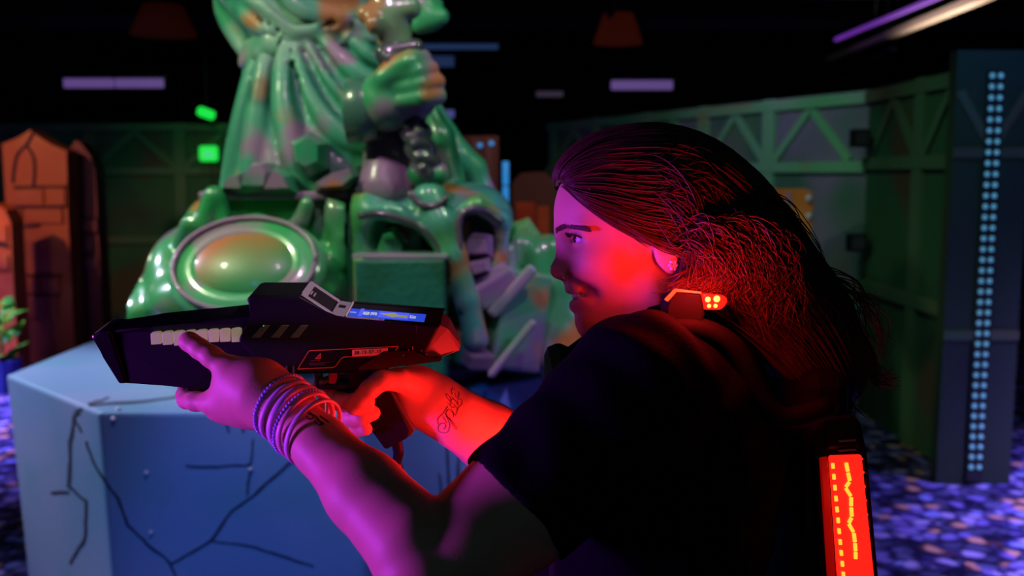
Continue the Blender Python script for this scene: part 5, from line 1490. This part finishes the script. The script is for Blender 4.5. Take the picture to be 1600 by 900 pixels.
# ================================================================== VEST
vst = empty('laser_vest', (hip.x, hip.y, 1.0), 'black laser tag vest with red glowing lamps, worn over the t-shirt', 'vest')
fc = A(905, 690, 1.16); bc = A(1290, 760, 1.16)
zm = (fc.z + bc.z) / 2
cfx = Vector((tc1.x - .142, tc1.y, fc.z - .03))
box('front_plate', cfx, (.035, .24, .26), VEST, vst, bevel=.015)
box('front_lens', cfx + Vector((-.019, -.05, .01)), (.008, .13, .09), LENS, vst, bevel=.003)
bxx = A(1318, 760, 1.15).x
box('back_plate', (bxx - .045, tc1.y + .02, bc.z - .02), (.05, .20, .34), VEST, vst, bevel=.015)
for s_ in (-1, 1):
    yy = tc0.y + s_ * .105
    tube('shoulder_strap', [cfx + Vector((.005, s_ * .085, .11)), (tc0.x - .060, yy, tc0.z + .015), (tc0.x - .01, yy, tc0.z + .052), (tc0.x + .05, yy, tc0.z + .035), (tc0.x + .10, yy, tc0.z - .04), (bxx - .05, yy, bc.z + .12)], .012, VEST, vst, 10, 6)
# back pack unit with the light strip on its flank
prismA('pack_housing', [(1266, 668), (1290, 648), (1332, 646), (1348, 660), (1354, 708), (1372, 905), (1374, 960), (1290, 960), (1280, 800)], 1.062, 1.15, VEST, vst, .006)
prismA('pack_cap', [(1286, 652), (1330, 650), (1344, 664), (1350, 700), (1290, 704)], 1.058, 1.075, PLASTB, vst, .004)
for y in (688, 703): prismA('cap_glint', [(1310, y), (1338, y - 2), (1338, y + 1), (1312, y + 3)], 1.0565, 1.06, GREYP, vst, .0004)  # grey slivers stand in for small reflections on the black cap
prismA('light_lens', [(1297, 713), (1347, 711), (1366, 905), (1368, 960), (1316, 960), (1310, 900)], 1.056, 1.066, LENS, vst, .002)
prismA('side_lens', [(1282, 716), (1294, 714), (1306, 905), (1310, 960), (1298, 960)], 1.057, 1.066, LENSD, vst, .001)
led = []
zz_ = [(1322, 722), (1325, 738), (1328, 752), (1321, 762), (1330, 776), (1330, 792), (1331, 808), (1326, 818), (1334, 832), (1336, 848), (1337, 862), (1337, 874)]
for (xa, ya_), (xb, yb) in zip(zz_[:-1], zz_[1:]):
    p, q = A(xa, ya_, 1.0535), A(xb, yb, 1.0535); tube('led', [p.lerp(q, .08), p.lerp(q, .92)], .0020, LEDY, vst, 6, 1)
for i in range(11):
    x, y = 1301 + i * 1.65, 724 + i * 17
    p, q = A(x, y, 1.0535), A(x + .8, y + 8, 1.0535); tube('led', [p, q], .0018, LEDY, vst, 6, 1)
for i in range(9):
    y = 716 + i * 22; x = 1338 + i * 1.9
    tube('lens_ridge', [A(x + 10, y, 1.055), A(x, y + 11, 1.055), A(x + 12, y + 22, 1.055)], .0010, LENS, vst, 5, 1)
prismA('buckle', [(1297, 622), (1308, 628), (1312, 634), (1302, 634)], 1.07, 1.076, GREYP, vst, .001)
# shoulder lamp
prismA('shoulder_housing', [(1046, 462), (1054, 455), (1096, 458), (1102, 490), (1098, 510), (1042, 510), (1044, 482)], 1.022, 1.075, VEST, vst, .003)
prismA('shoulder_edge_light', [(1040, 468), (1056, 451), (1096, 456), (1096, 459), (1057, 455), (1044, 471)], 1.020, 1.03, LEDHOT, vst, .0004)
prismA('shoulder_lens', [(1097, 458), (1124, 460), (1137, 464), (1137, 474), (1128, 484), (1102, 484)], 1.020, 1.055, LENS, vst, .003)
for x, y, r in ((1106, 468, .0030), (1120, 467, .0036), (1108, 478, .0022), (1118, 478, .0022)):
    bm = bmesh.new(); ball_bm(bm, A(x, y, 1.0195), r, 8); bmobj('lamp_led', bm, M('hot_led', (.8, .5, .1), .3, emit=(1, .5, .08), es=2.0), vst, True)
RED = (1.0, .016, .014)
lamp('shoulder_lamp_light', 'POINT', A(1100, 446, .990), 1.5, RED, None, .012)
lamp('shoulder_edge_lamp_light', 'POINT', A(1036, 452, 1.01), .10, RED, None, .01)
lamp('chest_lamp_light', 'AREA', cfx + Vector((-.03, -.075, .01)), 1.35, RED, cfx + Vector((-1, -.05, .05)), .10)
lamp('pack_lamp_light', 'POINT', A(1345, 800, 1.0), .05, RED, None, .02)
